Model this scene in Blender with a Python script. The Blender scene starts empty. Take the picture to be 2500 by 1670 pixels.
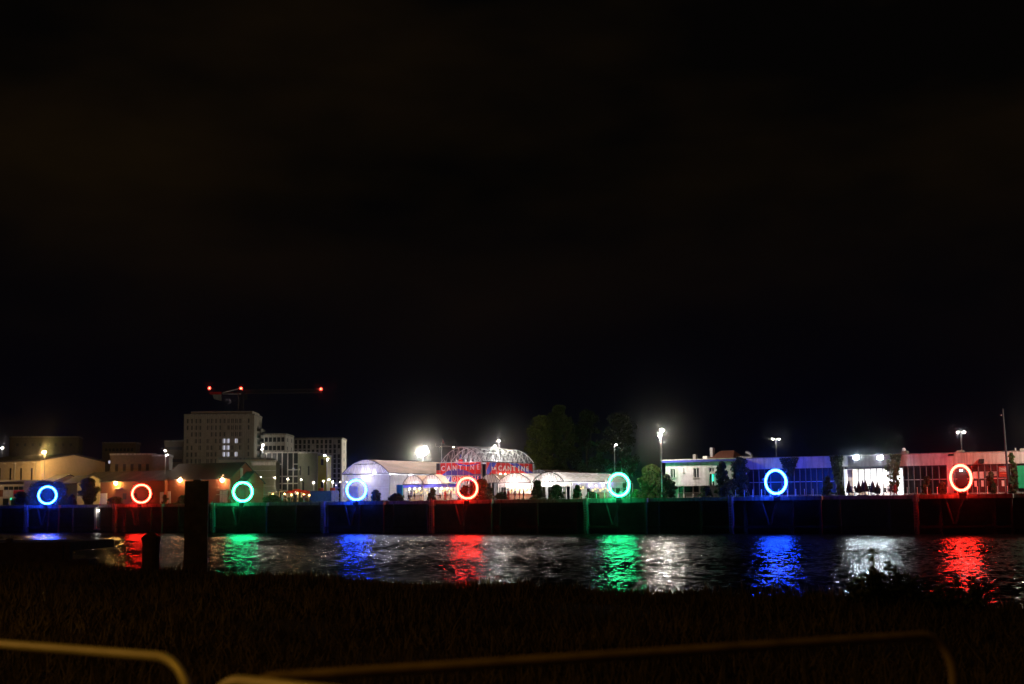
import bpy, math, random
import numpy as np
from mathutils import Vector, Matrix
R = math.radians
random.seed(7)
rng = np.random.default_rng(7)
S = bpy.context.scene
COL = S.collection

# ------------------------------------------------------------------ camera
FPX = 3472.0                      # focal length in pixels of a 2500 px wide frame
CX, CY = 1250.0, 835.0
H = 5.0                           # eye height above the river
HM = -0.0102                      # slope of the horizon in the frame
PITCH = math.atan((1231 - CY) / FPX)
ROLL = -math.atan(HM)
_f = Vector((0, math.cos(PITCH), math.sin(PITCH)))
_u0 = Vector((0, -math.sin(PITCH), math.cos(PITCH)))
_r0 = Vector((1, 0, 0))
_r = _r0 * math.cos(ROLL) - _u0 * math.sin(ROLL)
_u = _r0 * math.sin(ROLL) + _u0 * math.cos(ROLL)
cam = bpy.data.cameras.new('camera')
cam.lens = 36.0 * FPX / 2500.0
cam.sensor_width = 36.0
cam.clip_end = 6000
cam.clip_start = 0.1
cam.dof.use_dof = True
cam.dof.focus_distance = 240
cam.dof.aperture_fstop = 2.2
co = bpy.data.objects.new('camera', cam)
COL.objects.link(co)
m3 = Matrix((_r, _u, -_f)).transposed()
co.matrix_world = Matrix.Translation((0, 0, H)) @ m3.to_4x4()
S.camera = co

# ------------------------------------------------------------------ world (night sky, faint cloud lit by the town)
w = bpy.data.worlds.new('World'); S.world = w; w.use_nodes = True
nt = w.node_tree; nt.nodes.clear()
out = nt.nodes.new('ShaderNodeOutputWorld'); bg = nt.nodes.new('ShaderNodeBackground')
tc = nt.nodes.new('ShaderNodeTexCoord'); mp = nt.nodes.new('ShaderNodeMapping')
mp.inputs['Scale'].default_value = (2.2, 2.2, 5.5)
nz = nt.nodes.new('ShaderNodeTexNoise'); nz.inputs['Scale'].default_value = 1.7; nz.inputs['Detail'].default_value = 4
rp = nt.nodes.new('ShaderNodeValToRGB')
rp.color_ramp.elements[0].position = 0.38; rp.color_ramp.elements[0].color = (0.0011, 0.0009, 0.0008, 1)
rp.color_ramp.elements[1].position = 0.72; rp.color_ramp.elements[1].color = (0.0062, 0.0036, 0.0013, 1)
sx = nt.nodes.new('ShaderNodeSeparateXYZ')
mr = nt.nodes.new('ShaderNodeMapRange'); mr.inputs['From Min'].default_value = 0.06; mr.inputs['From Max'].default_value = 0.22
mx = nt.nodes.new('ShaderNodeMix'); mx.data_type = 'RGBA'
mx.inputs['A'].default_value = (0.0006, 0.0006, 0.0020, 1)
L = nt.links
L.new(tc.outputs['Generated'], mp.inputs['Vector']); L.new(mp.outputs['Vector'], nz.inputs['Vector'])
L.new(nz.outputs['Fac'], rp.inputs['Fac']); L.new(tc.outputs['Generated'], sx.inputs['Vector'])
L.new(sx.outputs['Z'], mr.inputs['Value']); L.new(mr.outputs['Result'], mx.inputs['Factor'])
L.new(rp.outputs['Color'], mx.inputs['B']); L.new(mx.outputs['Result'], bg.inputs['Color'])
bg.inputs['Strength'].default_value = 1.0
L.new(bg.outputs['Background'], out.inputs['Surface'])

S.view_settings.view_transform = 'Standard'; S.view_settings.look = 'None'
S.view_settings.exposure = 0; S.view_settings.gamma = 1
S.render.engine = 'CYCLES'
cy = S.cycles
cy.use_denoising = True
cy.use_adaptive_sampling = False
cy.max_bounces = 6; cy.diffuse_bounces = 2; cy.glossy_bounces = 3; cy.transmission_bounces = 3; cy.transparent_max_bounces = 10
cy.volume_bounces = 0
cy.caustics_reflective = False; cy.caustics_refractive = False
cy.sample_clamp_indirect = 4.0
cy.sample_clamp_direct = 0.0

# ------------------------------------------------------------------ frames of reference
def ray(px, py):
    return (_r * ((px - CX) / FPX) + _u * (-(py - CY) / FPX) + _f)
def hor(px): return 1231 + HM * (px - 1250)
_d = ray(-4550, hor(-4550)); _d.z = 0; _d.normalize()
QT = -_d                                   # along the quay, to the right (nearer)
QN = Vector((-QT.y, QT.x, 0))              # away from the river
if QN.y < 0: QN = -QN
QA = math.atan2(QT.y, QT.x)
_o = ray(1250, 1231); _o = _o / _o.y
QO = Vector((_o.x * 247.5, 247.5, 0))
G = 5.8                                    # level of the quay above the river
def P(px, py, v):
    """u (along the quay) and z of a point measured in the photograph that stands v metres behind the quay edge."""
    d = ray(px, py); o = Vector((0, 0, H))
    t = (v - (o - QO).dot(QN)) / d.dot(QN)
    p = o + d * t
    return (p - QO).dot(QT), p.z
def U(px, v, py=1200): return P(px, py, v)[0]
def Z(px, py, v): return P(px, py, v)[1]
def W(u, v, z): return QO + QT * u + QN * v + Vector((0, 0, z))

# ------------------------------------------------------------------ materials
MATS = {}
def mat(name, col=(.5, .5, .5), rough=.7, metal=0.0, var=.25, scale=1.5, bump=.0, emit=None, estr=1.0, trans=0.0, spec=.3, island=0.0):
    if name in MATS: return MATS[name]
    m = bpy.data.materials.new(name); m.use_nodes = True; n = m.node_tree.nodes; l = m.node_tree.links
    b = n['Principled BSDF']; o = n['Material Output']
    b.inputs['Roughness'].default_value = rough; b.inputs['Metallic'].default_value = metal
    b.inputs['Specular IOR Level'].default_value = spec
    t = n.new('ShaderNodeTexCoord'); z = n.new('ShaderNodeTexNoise'); z.inputs['Scale'].default_value = scale
    z.inputs['Detail'].default_value = 6; z.inputs['Roughness'].default_value = .65
    l.new(t.outputs['Object'], z.inputs['Vector'])
    r = n.new('ShaderNodeValToRGB')
    r.color_ramp.elements[0].position = .3; r.color_ramp.elements[1].position = .7
    c0 = tuple(c * (1 - var) for c in col); c1 = tuple(min(1, c * (1 + var)) for c in col)
    r.color_ramp.elements[0].color = (*c0, 1); r.color_ramp.elements[1].color = (*c1, 1)
    l.new(z.outputs['Fac'], r.inputs['Fac'])
    src = r.outputs['Color']
    if island:
        g = n.new('ShaderNodeNewGeometry'); hs = n.new('ShaderNodeHueSaturation')
        mrr = n.new('ShaderNodeMapRange'); mrr.inputs['To Min'].default_value = 1 - island; mrr.inputs['To Max'].default_value = 1 + island
        l.new(g.outputs['Random Per Island'], mrr.inputs['Value']); l.new(mrr.outputs['Result'], hs.inputs['Value'])
        l.new(src, hs.inputs['Color']); src = hs.outputs['Color']
    l.new(src, b.inputs['Base Color'])
    if bump:
        bp = n.new('ShaderNodeBump'); bp.inputs['Strength'].default_value = bump; bp.inputs['Distance'].default_value = .05
        z2 = n.new('ShaderNodeTexNoise'); z2.inputs['Scale'].default_value = scale * 6; l.new(t.outputs['Object'], z2.inputs['Vector'])
        l.new(z2.outputs['Fac'], bp.inputs['Height']); l.new(bp.outputs['Normal'], b.inputs['Normal'])
    if emit:
        b.inputs['Emission Color'].default_value = (*emit, 1); b.inputs['Emission Strength'].default_value = estr
    if trans:
        ts = n.new('ShaderNodeBsdfTranslucent'); l.new(src, ts.inputs['Color'])
        ms = n.new('ShaderNodeMixShader'); ms.inputs[0].default_value = trans
        l.new(b.outputs[0], ms.inputs[1]); l.new(ts.outputs[0], ms.inputs[2]); l.new(ms.outputs[0], o.inputs['Surface'])
    MATS[name] = m
    return m
QUIET = {'amber_bulb', 'small_warm_bulb', 'lit_window', 'bottle_glow', 'green_sign_light', 'pink_lamp', 'blue_strip_light', 'lavender_tube', 'pale_lit_sign', 'pink_lit_window', 'white_lit_window', 'dim_blue_window', 'red_beacon', 'white_bulb'}   # too faint to be worth aiming light samples at
def emitter(name, col, strength):
    if name in MATS: return MATS[name]
    m = bpy.data.materials.new(name); m.use_nodes = True; n = m.node_tree.nodes; n.clear()
    e = n.new('ShaderNodeEmission'); e.inputs[0].default_value = (*col, 1); e.inputs[1].default_value = strength
    o = n.new('ShaderNodeOutputMaterial'); m.node_tree.links.new(e.outputs[0], o.inputs[0])
    if name in QUIET: m.cycles.emission_sampling = 'NONE'
    MATS[name] = m; return m
def film(name, col, clear, trans, rough=.35):
    """thin plastic sheet: lets part of the view through, scatters the rest"""
    if name in MATS: return MATS[name]
    m = bpy.data.materials.new(name); m.use_nodes = True; n = m.node_tree.nodes; n.clear(); l = m.node_tree.links
    o = n.new('ShaderNodeOutputMaterial'); d = n.new('ShaderNodeBsdfDiffuse'); ts = n.new('ShaderNodeBsdfTranslucent'); tr = n.new('ShaderNodeBsdfTransparent')
    t = n.new('ShaderNodeTexCoord'); z = n.new('ShaderNodeTexNoise'); z.inputs['Scale'].default_value = .9; z.inputs['Detail'].default_value = 5
    mpn = n.new('ShaderNodeMapping'); mpn.inputs['Scale'].default_value = (1, .25, 1)
    l.new(t.outputs['Object'], mpn.inputs[0]); l.new(mpn.outputs[0], z.inputs['Vector'])
    r = n.new('ShaderNodeValToRGB'); r.color_ramp.elements[0].position = .3; r.color_ramp.elements[1].position = .7
    r.color_ramp.elements[0].color = (*[c * .72 for c in col], 1); r.color_ramp.elements[1].color = (*col, 1)
    l.new(z.outputs['Fac'], r.inputs['Fac']); l.new(r.outputs[0], d.inputs[0]); l.new(r.outputs[0], ts.inputs[0])
    a = n.new('ShaderNodeMixShader'); a.inputs[0].default_value = trans; l.new(d.outputs[0], a.inputs[1]); l.new(ts.outputs[0], a.inputs[2])
    b = n.new('ShaderNodeMixShader'); b.inputs[0].default_value = clear; l.new(a.outputs[0], b.inputs[1]); l.new(tr.outputs[0], b.inputs[2])
    l.new(b.outputs[0], o.inputs[0]); MATS[name] = m; return m

def wallmat(name, c1, c2, mode='stain', scale=1.0, rough=.8):
    """walls: streaked concrete, corrugated sheet, brick"""
    if name in MATS: return MATS[name]
    m = mat(name, c1, rough=rough, var=.15, scale=1.2, bump=.1)
    n = m.node_tree.nodes; l = m.node_tree.links; b = n['Principled BSDF']
    src = b.inputs['Base Color'].links[0].from_socket
    t = n.new('ShaderNodeTexCoord')
    mx = n.new('ShaderNodeMix'); mx.data_type = 'RGBA'
    l.new(src, mx.inputs['A']); mx.inputs['B'].default_value = (*c2, 1)
    if mode == 'stain':
        mp = n.new('ShaderNodeMapping'); mp.inputs['Scale'].default_value = (1.6 * scale, 1.6 * scale, .16 * scale)
        z = n.new('ShaderNodeTexNoise'); z.inputs['Scale'].default_value = 1.6; z.inputs['Detail'].default_value = 5
        l.new(t.outputs['Object'], mp.inputs[0]); l.new(mp.outputs[0], z.inputs['Vector'])
        r = n.new('ShaderNodeValToRGB'); r.color_ramp.elements[0].position = .45; r.color_ramp.elements[1].position = .7
        l.new(z.outputs['Fac'], r.inputs['Fac']); l.new(r.outputs[0], mx.inputs['Factor'])
    elif mode == 'rib':
        wv = n.new('ShaderNodeTexWave'); wv.inputs['Scale'].default_value = 1.2 * scale; wv.bands_direction = 'X'
        wv.inputs['Distortion'].default_value = 0
        l.new(t.outputs['Object'], wv.inputs['Vector']); l.new(wv.outputs['Fac'], mx.inputs['Factor'])
    elif mode == 'brick':
        mp = n.new('ShaderNodeMapping'); mp.inputs['Rotation'].default_value = (R(90), 0, 0)
        bt = n.new('ShaderNodeTexBrick'); bt.inputs['Scale'].default_value = 2.2 * scale
        bt.inputs['Color1'].default_value = (*c1, 1); bt.inputs['Color2'].default_value = tuple([c * .7 for c in c1] + [1]); bt.inputs['Mortar'].default_value = (*c2, 1)
        l.new(t.outputs['Object'], mp.inputs[0]); l.new(mp.outputs[0], bt.inputs['Vector']); l.new(bt.outputs['Color'], mx.inputs['B']); mx.inputs['Factor'].default_value = .8
    l.new(mx.outputs['Result'], b.inputs['Base Color'])
    return m

M = dict(
    concrete=wallmat('concrete', (.36, .34, .31), (.16, .15, .14)),
    pale=wallmat('pale_render', (.62, .58, .54), (.38, .35, .32)),
    house=wallmat('white_render', (.74, .71, .72), (.50, .47, .46), scale=.6),
    cream=wallmat('cream_cladding', (.62, .52, .38), (.48, .40, .29), 'rib'),
    tower=wallmat('tower_concrete', (.40, .355, .30), (.32, .285, .24), scale=.3),
    brick=wallmat('brick', (.24, .075, .03), (.20, .10, .06), 'brick'),
    roof=wallmat('sheet_roof', (.085, .08, .08), (.05, .05, .05), 'rib'),
    slats=wallmat('slatted_screen', (.36, .36, .26), (.20, .20, .14), 'rib', 2.0),
    yellow=mat('yellow_render', (.62, .56, .06), var=.12),
    blue=mat('blue_paint', (.06, .07, .45), var=.1), red=mat('red_paint', (.62, .03, .03), var=.1),
    dark=mat('dark_metal', (.03, .03, .035), rough=.5, var=.3),
    black=mat('black_rubber', (.012, .012, .013), rough=.7),
    galv=mat('galvanised_steel', (.45, .46, .47), rough=.45, metal=.3, var=.2, scale=6),
    white=mat('white_paint', (.8, .79, .77), rough=.5, var=.05),
    glass=mat('dark_glass', (.015, .018, .022), rough=.35, spec=.3, var=.3),
    wood=mat('weathered_wood', (.06, .045, .035), rough=.9, var=.4, scale=3, bump=.5),
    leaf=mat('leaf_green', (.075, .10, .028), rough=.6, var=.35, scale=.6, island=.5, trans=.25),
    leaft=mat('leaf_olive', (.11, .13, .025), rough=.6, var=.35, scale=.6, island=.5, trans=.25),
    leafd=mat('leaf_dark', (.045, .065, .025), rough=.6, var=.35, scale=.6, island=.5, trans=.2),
    bark=mat('bark', (.06, .045, .03), rough=.9, bump=.5, scale=4),
    grass=mat('grass_blades', (.085, .072, .03), rough=.8, var=.45, scale=.12, island=.2),
    soil=mat('soil', (.05, .04, .028), rough=.95, var=.4, scale=.7, bump=.6),
    asphalt=mat('quay_asphalt', (.13, .125, .12), rough=.85, var=.3, scale=.5, bump=.3),
    tile=mat('red_tile_roof', (.30, .12, .08), var=.2, scale=3),
    cloth=mat('parasol_cloth', (.05, .03, .04), rough=.9, var=.2),
    skin=mat('skin', (.45, .28, .2), rough=.6, var=.05), clothes=mat('dark_clothes', (.04, .04, .05), rough=.9),
    clothr=mat('red_clothes', (.3, .04, .04), rough=.9), clothw=mat('white_clothes', (.6, .58, .55), rough=.9), hair=mat('hair', (.03, .02, .015), rough=.8),
    film=film('plastic_film', (.70, .66, .68), .42, .6),
    filmroof=film('plastic_roof_film', (.74, .53, .40), .04, .6),
    filmclear=film('clear_roof_film', (.60, .52, .48), .55, .5),
    banner=film('white_banner', (.85, .82, .80), .0, .5),
    bannerb=film('blue_banner', (.10, .10, .62), .0, .5),
    orange=film('orange_fabric', (.75, .12, .04), .0, .5),
    green=mat('green_panel', (.02, .42, .18), var=.1), teal=mat('teal_cloth', (.02, .35, .28), var=.15),
    conc2=wallmat('stained_concrete', (.20, .19, .17), (.06, .055, .05), scale=2.0),
    towerglass=mat('dull_tower_glass', (.10, .095, .09), rough=.4, var=.5, scale=.3),
    villa=mat('ochre_render', (.13, .10, .07), var=.2),
    shadeconc=mat('shaded_concrete', (.07, .065, .06), rough=.6, var=.4, scale=.8),  # shade under the deck put into the concrete's colour
    darktube=mat('darker_steel', (.24, .20, .17), rough=.6, metal=.2, var=.35, scale=8),  # darker, browner steel than the other barriers' tubes
    mull=mat('dull_mullion', (.14, .14, .15), var=.2), truss=mat('white_truss_paint', (.8, .8, .8), var=.05),
    e_blue=emitter('blue_neon', (.0075, .062, 1.0), 120), e_red=emitter('red_neon', (1.0, .016, .008), 100),
    e_green=emitter('green_neon', (.012, 1.0, .30), 80),
    e_warm=emitter('sodium_bulb', (1, .52, .10), 320), e_white=emitter('white_bulb', (1, .93, .82), 60),
    e_cool=emitter('cool_flood', (.80, .95, 1.0), 520), e_flood=emitter('warm_flood', (1, .92, .74), 300), e_orange=emitter('orange_bulb', (1, .46, .18), 120),
    e_small=emitter('small_warm_bulb', (1, .82, .5), 22), e_redl=emitter('red_beacon', (1, .05, .03), 22), e_win=emitter('lit_window', (.80, .80, .95), .6),
    e_amber=emitter('amber_bulb', (1, .50, .14), 26),
    e_glow=emitter('bottle_glow', (1, .72, .36), 1.6), e_ceil=emitter('ceiling_panel', (.96, .98, 1.0), 24), e_grn=emitter('green_sign_light', (.02, .9, .5), 2.5),
    e_pink=emitter('pink_lamp', (1, .3, .35), .9), e_bluew=emitter('blue_strip_light', (.25, .35, 1), 6), e_lav=emitter('lavender_tube', (.7, .65, 1), 7),
)

# ------------------------------------------------------------------ mesh helpers
class MB:
    def __init__(s): s.v = []; s.f = []
    def box(s, x0, x1, y0, y1, z0, z1):
        b = len(s.v)
        s.v += [(x0, y0, z0), (x1, y0, z0), (x1, y1, z0), (x0, y1, z0), (x0, y0, z1), (x1, y0, z1), (x1, y1, z1), (x0, y1, z1)]
        s.f += [tuple(b + i for i in q) for q in ((0, 3, 2, 1), (4, 5, 6, 7), (0, 1, 5, 4), (1, 2, 6, 5), (2, 3, 7, 6), (3, 0, 4, 7))]
        return s
    def tube(s, p, q, r, n=6, r2=None):
        return s.path([p, q], [r, r if r2 is None else r2], n)
    def path(s, pts, r, n=6):
        pts = [Vector(p) for p in pts]
        if not isinstance(r, (list, tuple)): r = [r] * len(pts)
        b = len(s.v); up = None
        for i, p in enumerate(pts):
            d = (pts[min(i + 1, len(pts) - 1)] - pts[max(i - 1, 0)])
            d = d.normalized() if d.length > 1e-9 else Vector((0, 0, 1))
            if up is None: up = Vector((0, 0, 1)) if abs(d.z) < .9 else Vector((1, 0, 0))
            a = d.cross(up)
            if a.length < 1e-4: a = d.cross(Vector((1, 0, 0)))
            a.normalize(); c = a.cross(d).normalized(); up = c
            for k in range(n):
                t = 2 * math.pi * k / n
                s.v.append(tuple(p + a * (math.cos(t) * r[i]) + c * (math.sin(t) * r[i])))
        for i in range(len(pts) - 1):
            for k in range(n):
                k2 = (k + 1) % n
                s.f.append((b + i * n + k, b + i * n + k2, b + (i + 1) * n + k2, b + (i + 1) * n + k))
        s.f.append(tuple(b + k for k in reversed(range(n)))); s.f.append(tuple(b + (len(pts) - 1) * n + k for k in range(n)))
        return s
    def prism(s, poly, y0, y1):
        """poly in (x,z), extruded along y"""
        b = len(s.v); n = len(poly)
        s.v += [(x, y0, z) for x, z in poly] + [(x, y1, z) for x, z in poly]
        s.f.append(tuple(b + i for i in range(n))); s.f.append(tuple(b + n + i for i in reversed(range(n))))
        for i in range(n):
            j = (i + 1) % n; s.f.append((b + i, b + n + i, b + n + j, b + j))
        return s
    def prismx(s, poly, x0, x1):
        """poly in (y,z), extruded along x"""
        b = len(s.v); n = len(poly)
        s.v += [(x0, y, z) for y, z in poly] + [(x1, y, z) for y, z in poly]
        s.f.append(tuple(b + i for i in range(n))); s.f.append(tuple(b + n + i for i in reversed(range(n))))
        for i in range(n):
            j = (i + 1) % n; s.f.append((b + i, b + n + i, b + n + j, b + j))
        return s
    def sphere(s, c, r, n=10, m=7, sz=1.0):
        b = len(s.v)
        for i in range(1, m):
            a = math.pi * i / m
            for k in range(n):
                t = 2 * math.pi * k / n
                s.v.append((c[0] + r * math.sin(a) * math.cos(t), c[1] + r * math.sin(a) * math.sin(t), c[2] + r * sz * math.cos(a)))
        s.v.append((c[0], c[1], c[2] + r * sz)); s.v.append((c[0], c[1], c[2] - r * sz)); T, B = len(s.v) - 2, len(s.v) - 1
        for i in range(m - 2):
            for k in range(n):
                k2 = (k + 1) % n; s.f.append((b + i * n + k, b + (i + 1) * n + k, b + (i + 1) * n + k2, b + i * n + k2))
        for k in range(n):
            k2 = (k + 1) % n; s.f.append((T, b + k, b + k2)); s.f.append((B, b + (m - 2) * n + k2, b + (m - 2) * n + k))
        return s
    def lathe(s, prof, c=(0, 0, 0), n=12):
        b = len(s.v)
        for r, z in prof:
            for k in range(n):
                t = 2 * math.pi * k / n; s.v.append((c[0] + r * math.cos(t), c[1] + r * math.sin(t), c[2] + z))
        for i in range(len(prof) - 1):
            for k in range(n):
                k2 = (k + 1) % n; s.f.append((b + i * n + k, b + i * n + k2, b + (i + 1) * n + k2, b + (i + 1) * n + k))
        s.f.append(tuple(b + k for k in reversed(range(n)))); s.f.append(tuple(b + (len(prof) - 1) * n + k for k in range(n)))
        return s
    def sheet(s, poly):
        b = len(s.v); s.v += list(poly); s.f.append(tuple(range(b, b + len(poly)))); return s
    def cloth(s, x0, x1, y0, y1, z0, z1, n=10):
        """single skin of hanging sheet, slightly slack"""
        b = len(s.v)
        for i in range(n + 1):
            t = i / n; w_ = .03 * math.sin(i * 2.1)
            s.v += [(x0 + (x1 - x0) * t + (w_ if x1 == x0 else 0), y0 + (y1 - y0) * t + (w_ if x1 != x0 else 0), z0), (x0 + (x1 - x0) * t, y0 + (y1 - y0) * t, z1)]
        for i in range(n): s.f.append((b + 2 * i, b + 2 * i + 2, b + 2 * i + 3, b + 2 * i + 1))
        return s
    def build(s, name, material, parent=None, smooth=False):
        me = bpy.data.meshes.new(name); me.from_pydata(s.v, [], s.f); me.update()
        me.materials.append(material)
        if smooth: me.polygons.foreach_set('use_smooth', [True] * len(me.polygons))
        o = bpy.data.objects.new(name, me); COL.objects.link(o)
        if parent is not None: o.parent = parent
        return o
def npmesh(name, verts, faces, material, parent=None):
    """verts (n,3), faces (m,k)"""
    me = bpy.data.meshes.new(name); k = faces.shape[1]
    me.vertices.add(len(verts)); me.vertices.foreach_set('co', np.asarray(verts, dtype=np.float32).ravel())
    me.loops.add(faces.size); me.loops.foreach_set('vertex_index', faces.astype(np.int32).ravel())
    me.polygons.add(len(faces)); me.polygons.foreach_set('loop_start', np.arange(0, faces.size, k, dtype=np.int32))
    me.update(calc_edges=True); me.materials.append(material)
    o = bpy.data.objects.new(name, me); COL.objects.link(o)
    if parent is not None: o.parent = parent
    return o
def tag(o, label=None, cat=None, group=None, kind=None):
    if label: o['label'] = label
    if cat: o['category'] = cat
    if group: o['group'] = group
    if kind: o['kind'] = kind
    return o
def thing(name, label, cat, u, v, z=G, rot=0.0, group=None):
    o = bpy.data.objects.new(name, None); COL.objects.link(o)
    o.location = W(u, v, z); o.rotation_euler = (0, 0, QA + rot); o.empty_display_size = .3
    return tag(o, label, cat, group)
def wthing(name, label, cat, x, y, z, rot=0.0, group=None):
    o = bpy.data.objects.new(name, None); COL.objects.link(o)
    o.location = (x, y, z); o.rotation_euler = (0, 0, rot); o.empty_display_size = .3
    return tag(o, label, cat, group)
LS = .5
def lamp(parent, loc, power, col, radius=.15, kind='POINT', rot=None, spot=None, size=None):
    l = bpy.data.lights.new('light', kind); l.energy = power * LS; l.color = col
    if kind in ('POINT', 'SPOT'): l.shadow_soft_size = radius
    if kind == 'SPOT': l.spot_size = spot or R(120); l.spot_blend = .6
    if kind == 'AREA': l.shape = 'RECTANGLE'; l.size, l.size_y = size
    o = bpy.data.objects.new('light', l); COL.objects.link(o); o.parent = parent; o.location = loc
    if rot: o.rotation_euler = rot
    return o
def text_mesh(name, body, size, material, parent, loc, rot=(R(90), 0, 0), ext=.03, sx=1.0):
    c = bpy.data.curves.new(name, 'FONT'); c.body = body; c.size = size; c.extrude = ext; c.align_x = 'CENTER'; c.align_y = 'CENTER'; c.offset = size * .012
    t = bpy.data.objects.new('tmp', c); COL.objects.link(t)
    me = bpy.data.meshes.new_from_object(t.evaluated_get(bpy.context.evaluated_depsgraph_get()))
    bpy.data.objects.remove(t)
    me.name = name; me.materials.clear(); me.materials.append(material)
    o = bpy.data.objects.new(name, me); COL.objects.link(o); o.parent = parent; o.location = loc; o.rotation_euler = rot; o.scale = (sx, 1, 1)
    return o

# ------------------------------------------------------------------ vegetation
def leaf_cloud(clumps, per, size):
    """clumps: list of (centre, radius, squash); quads scattered through each"""
    cs = np.array([c for c, r, q in clumps for _ in range(per)]); rs = np.array([[r, r, r * q] for c, r, q in clumps for _ in range(per)])
    n = len(cs); d = rng.normal(size=(n, 3)); d /= np.linalg.norm(d, axis=1)[:, None]
    p = cs + d * rs * (rng.random((n, 1)) ** .45)
    a = rng.normal(size=(n, 3)); a /= np.linalg.norm(a, axis=1)[:, None]
    b = np.cross(a, rng.normal(size=(n, 3))); b /= np.linalg.norm(b, axis=1)[:, None]
    s = size * (.6 + .8 * rng.random((n, 1)))
    v = np.stack([p - a * s, p - b * s * .5, p + a * s, p + b * s * .5], axis=1).reshape(-1, 3)
    return v, np.arange(4 * n).reshape(-1, 4)
def tree_parts(root, w, d, h, base, n_cl, per, size, lm, shape='round', trunk=.12):
    """crown w x d x (h-base) starting at height base, trunk and limbs under it"""
    cl = []
    for i in range(n_cl):
        t = (i + .5) / n_cl
        z = base + (h - base) * t
        if shape == 'round': k = math.sqrt(max(.05, 1 - (2 * t - 1) ** 2)) * .95
        elif shape == 'cone': k = (1 - t) * .9 + .08
        elif shape == 'bush': k = math.sqrt(max(.03, 1 - t ** 2.2))
        else: k = (1 - .75 * max(0, t - .55) / .45) * (.85 + .15 * math.sin(t * 9))
        k *= random.uniform(.72, 1.15); z += (h - base) * random.uniform(-.05, .05)
        a = random.uniform(0, 6.283); q = math.sqrt(random.random())
        r = min(w, d) * random.choice((.07, .10, .14, .19, .22)) * (1.25 if n_cl < 40 else 1)
        cl.append(((math.cos(a) * q * max(0, w / 2 * k - r * .5), math.sin(a) * q * max(0, d / 2 * k - r * .5), min(z, h - r * .5)), r, .8))
    v, f = leaf_cloud(cl, per, size)
    v[:, 2] = np.maximum(v[:, 2], .03)
    npmesh('crown', v, f, lm, root)
    m = MB(); hh = base + (h - base) * .6
    m.path([(0, 0, -.05), (trunk * .4, 0, hh * .4), (0, trunk * .3, hh)], [trunk, trunk * .75, trunk * .3], 7)
    for c, r, q in cl[::max(1, n_cl // 7)]:
        z0 = max(.1, min(hh * .8, c[2] * .6))
        m.path([(0, 0, z0), (c[0] * .5, c[1] * .5, (z0 + c[2]) / 2 + .1), c], [trunk * .45, trunk * .3, trunk * .1], 5)
    m.build('trunk', M['bark'], root)
def plant(name, label, cat, px0, px1, ytop, v, lm='leaf', shape='bush', dens=1.0, size=.15, base=None, group=None, ybase=None, depth=.8, trunk=.08):
    u0, u1 = U(px0, v), U(px1, v); pc = (px0 + px1) / 2
    # the photograph's width is seen at an angle to the quay: use the true width across the line of sight
    uc = U(pc, v); wd = (u1 - u0) * .86
    h = max(.4, Z(pc, ytop, v) - G)
    o = thing(name, label, cat, uc, v, G, random.uniform(0, 6), group)
    vol = wd * wd * h
    n_cl = int(min(110, max(26, 11 * vol ** .5)))
    per = int(min(300, max(26, 1150 * dens * vol ** .55 / n_cl)))
    tree_parts(o, wd, wd * depth, h, (.02 if base is None else base * h), n_cl, per, size, M[lm], shape, trunk)
    return o

# ------------------------------------------------------------------ setting: river, far ground, near bank
def water_material():
    m = bpy.data.materials.new('river_water'); m.use_nodes = True; n = m.node_tree.nodes; l = m.node_tree.links
    b = n['Principled BSDF']; b.inputs['Base Color'].default_value = (.004, .005, .005, 1); b.inputs['Roughness'].default_value = .12
    b.inputs['IOR'].default_value = 1.33; b.inputs['Specular IOR Level'].default_value = .36
    g = n.new('ShaderNodeNewGeometry')
    c = n.new('ShaderNodeTexNoise'); c.inputs['Scale'].default_value = 3.2; c.inputs['Detail'].default_value = 2
    l.new(g.outputs['Position'], c.inputs['Vector'])
    bp = n.new('ShaderNodeBump'); bp.inputs['Strength'].default_value = 1.0; bp.inputs['Distance'].default_value = .07
    l.new(c.outputs['Fac'], bp.inputs['Height']); l.new(bp.outputs[0], b.inputs['Normal'])
    # silt and foam take part of the mirror away
    df = n.new('ShaderNodeBsdfDiffuse'); df.inputs[0].default_value = (.006, .006, .005, 1)
    mx = n.new('ShaderNodeMixShader'); mx.inputs[0].default_value = .44
    l.new(b.outputs[0], mx.inputs[1]); l.new(df.outputs[0], mx.inputs[2]); l.new(mx.outputs[0], n['Material Output'].inputs['Surface'])
    return m
WM_ = water_material()
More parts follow.
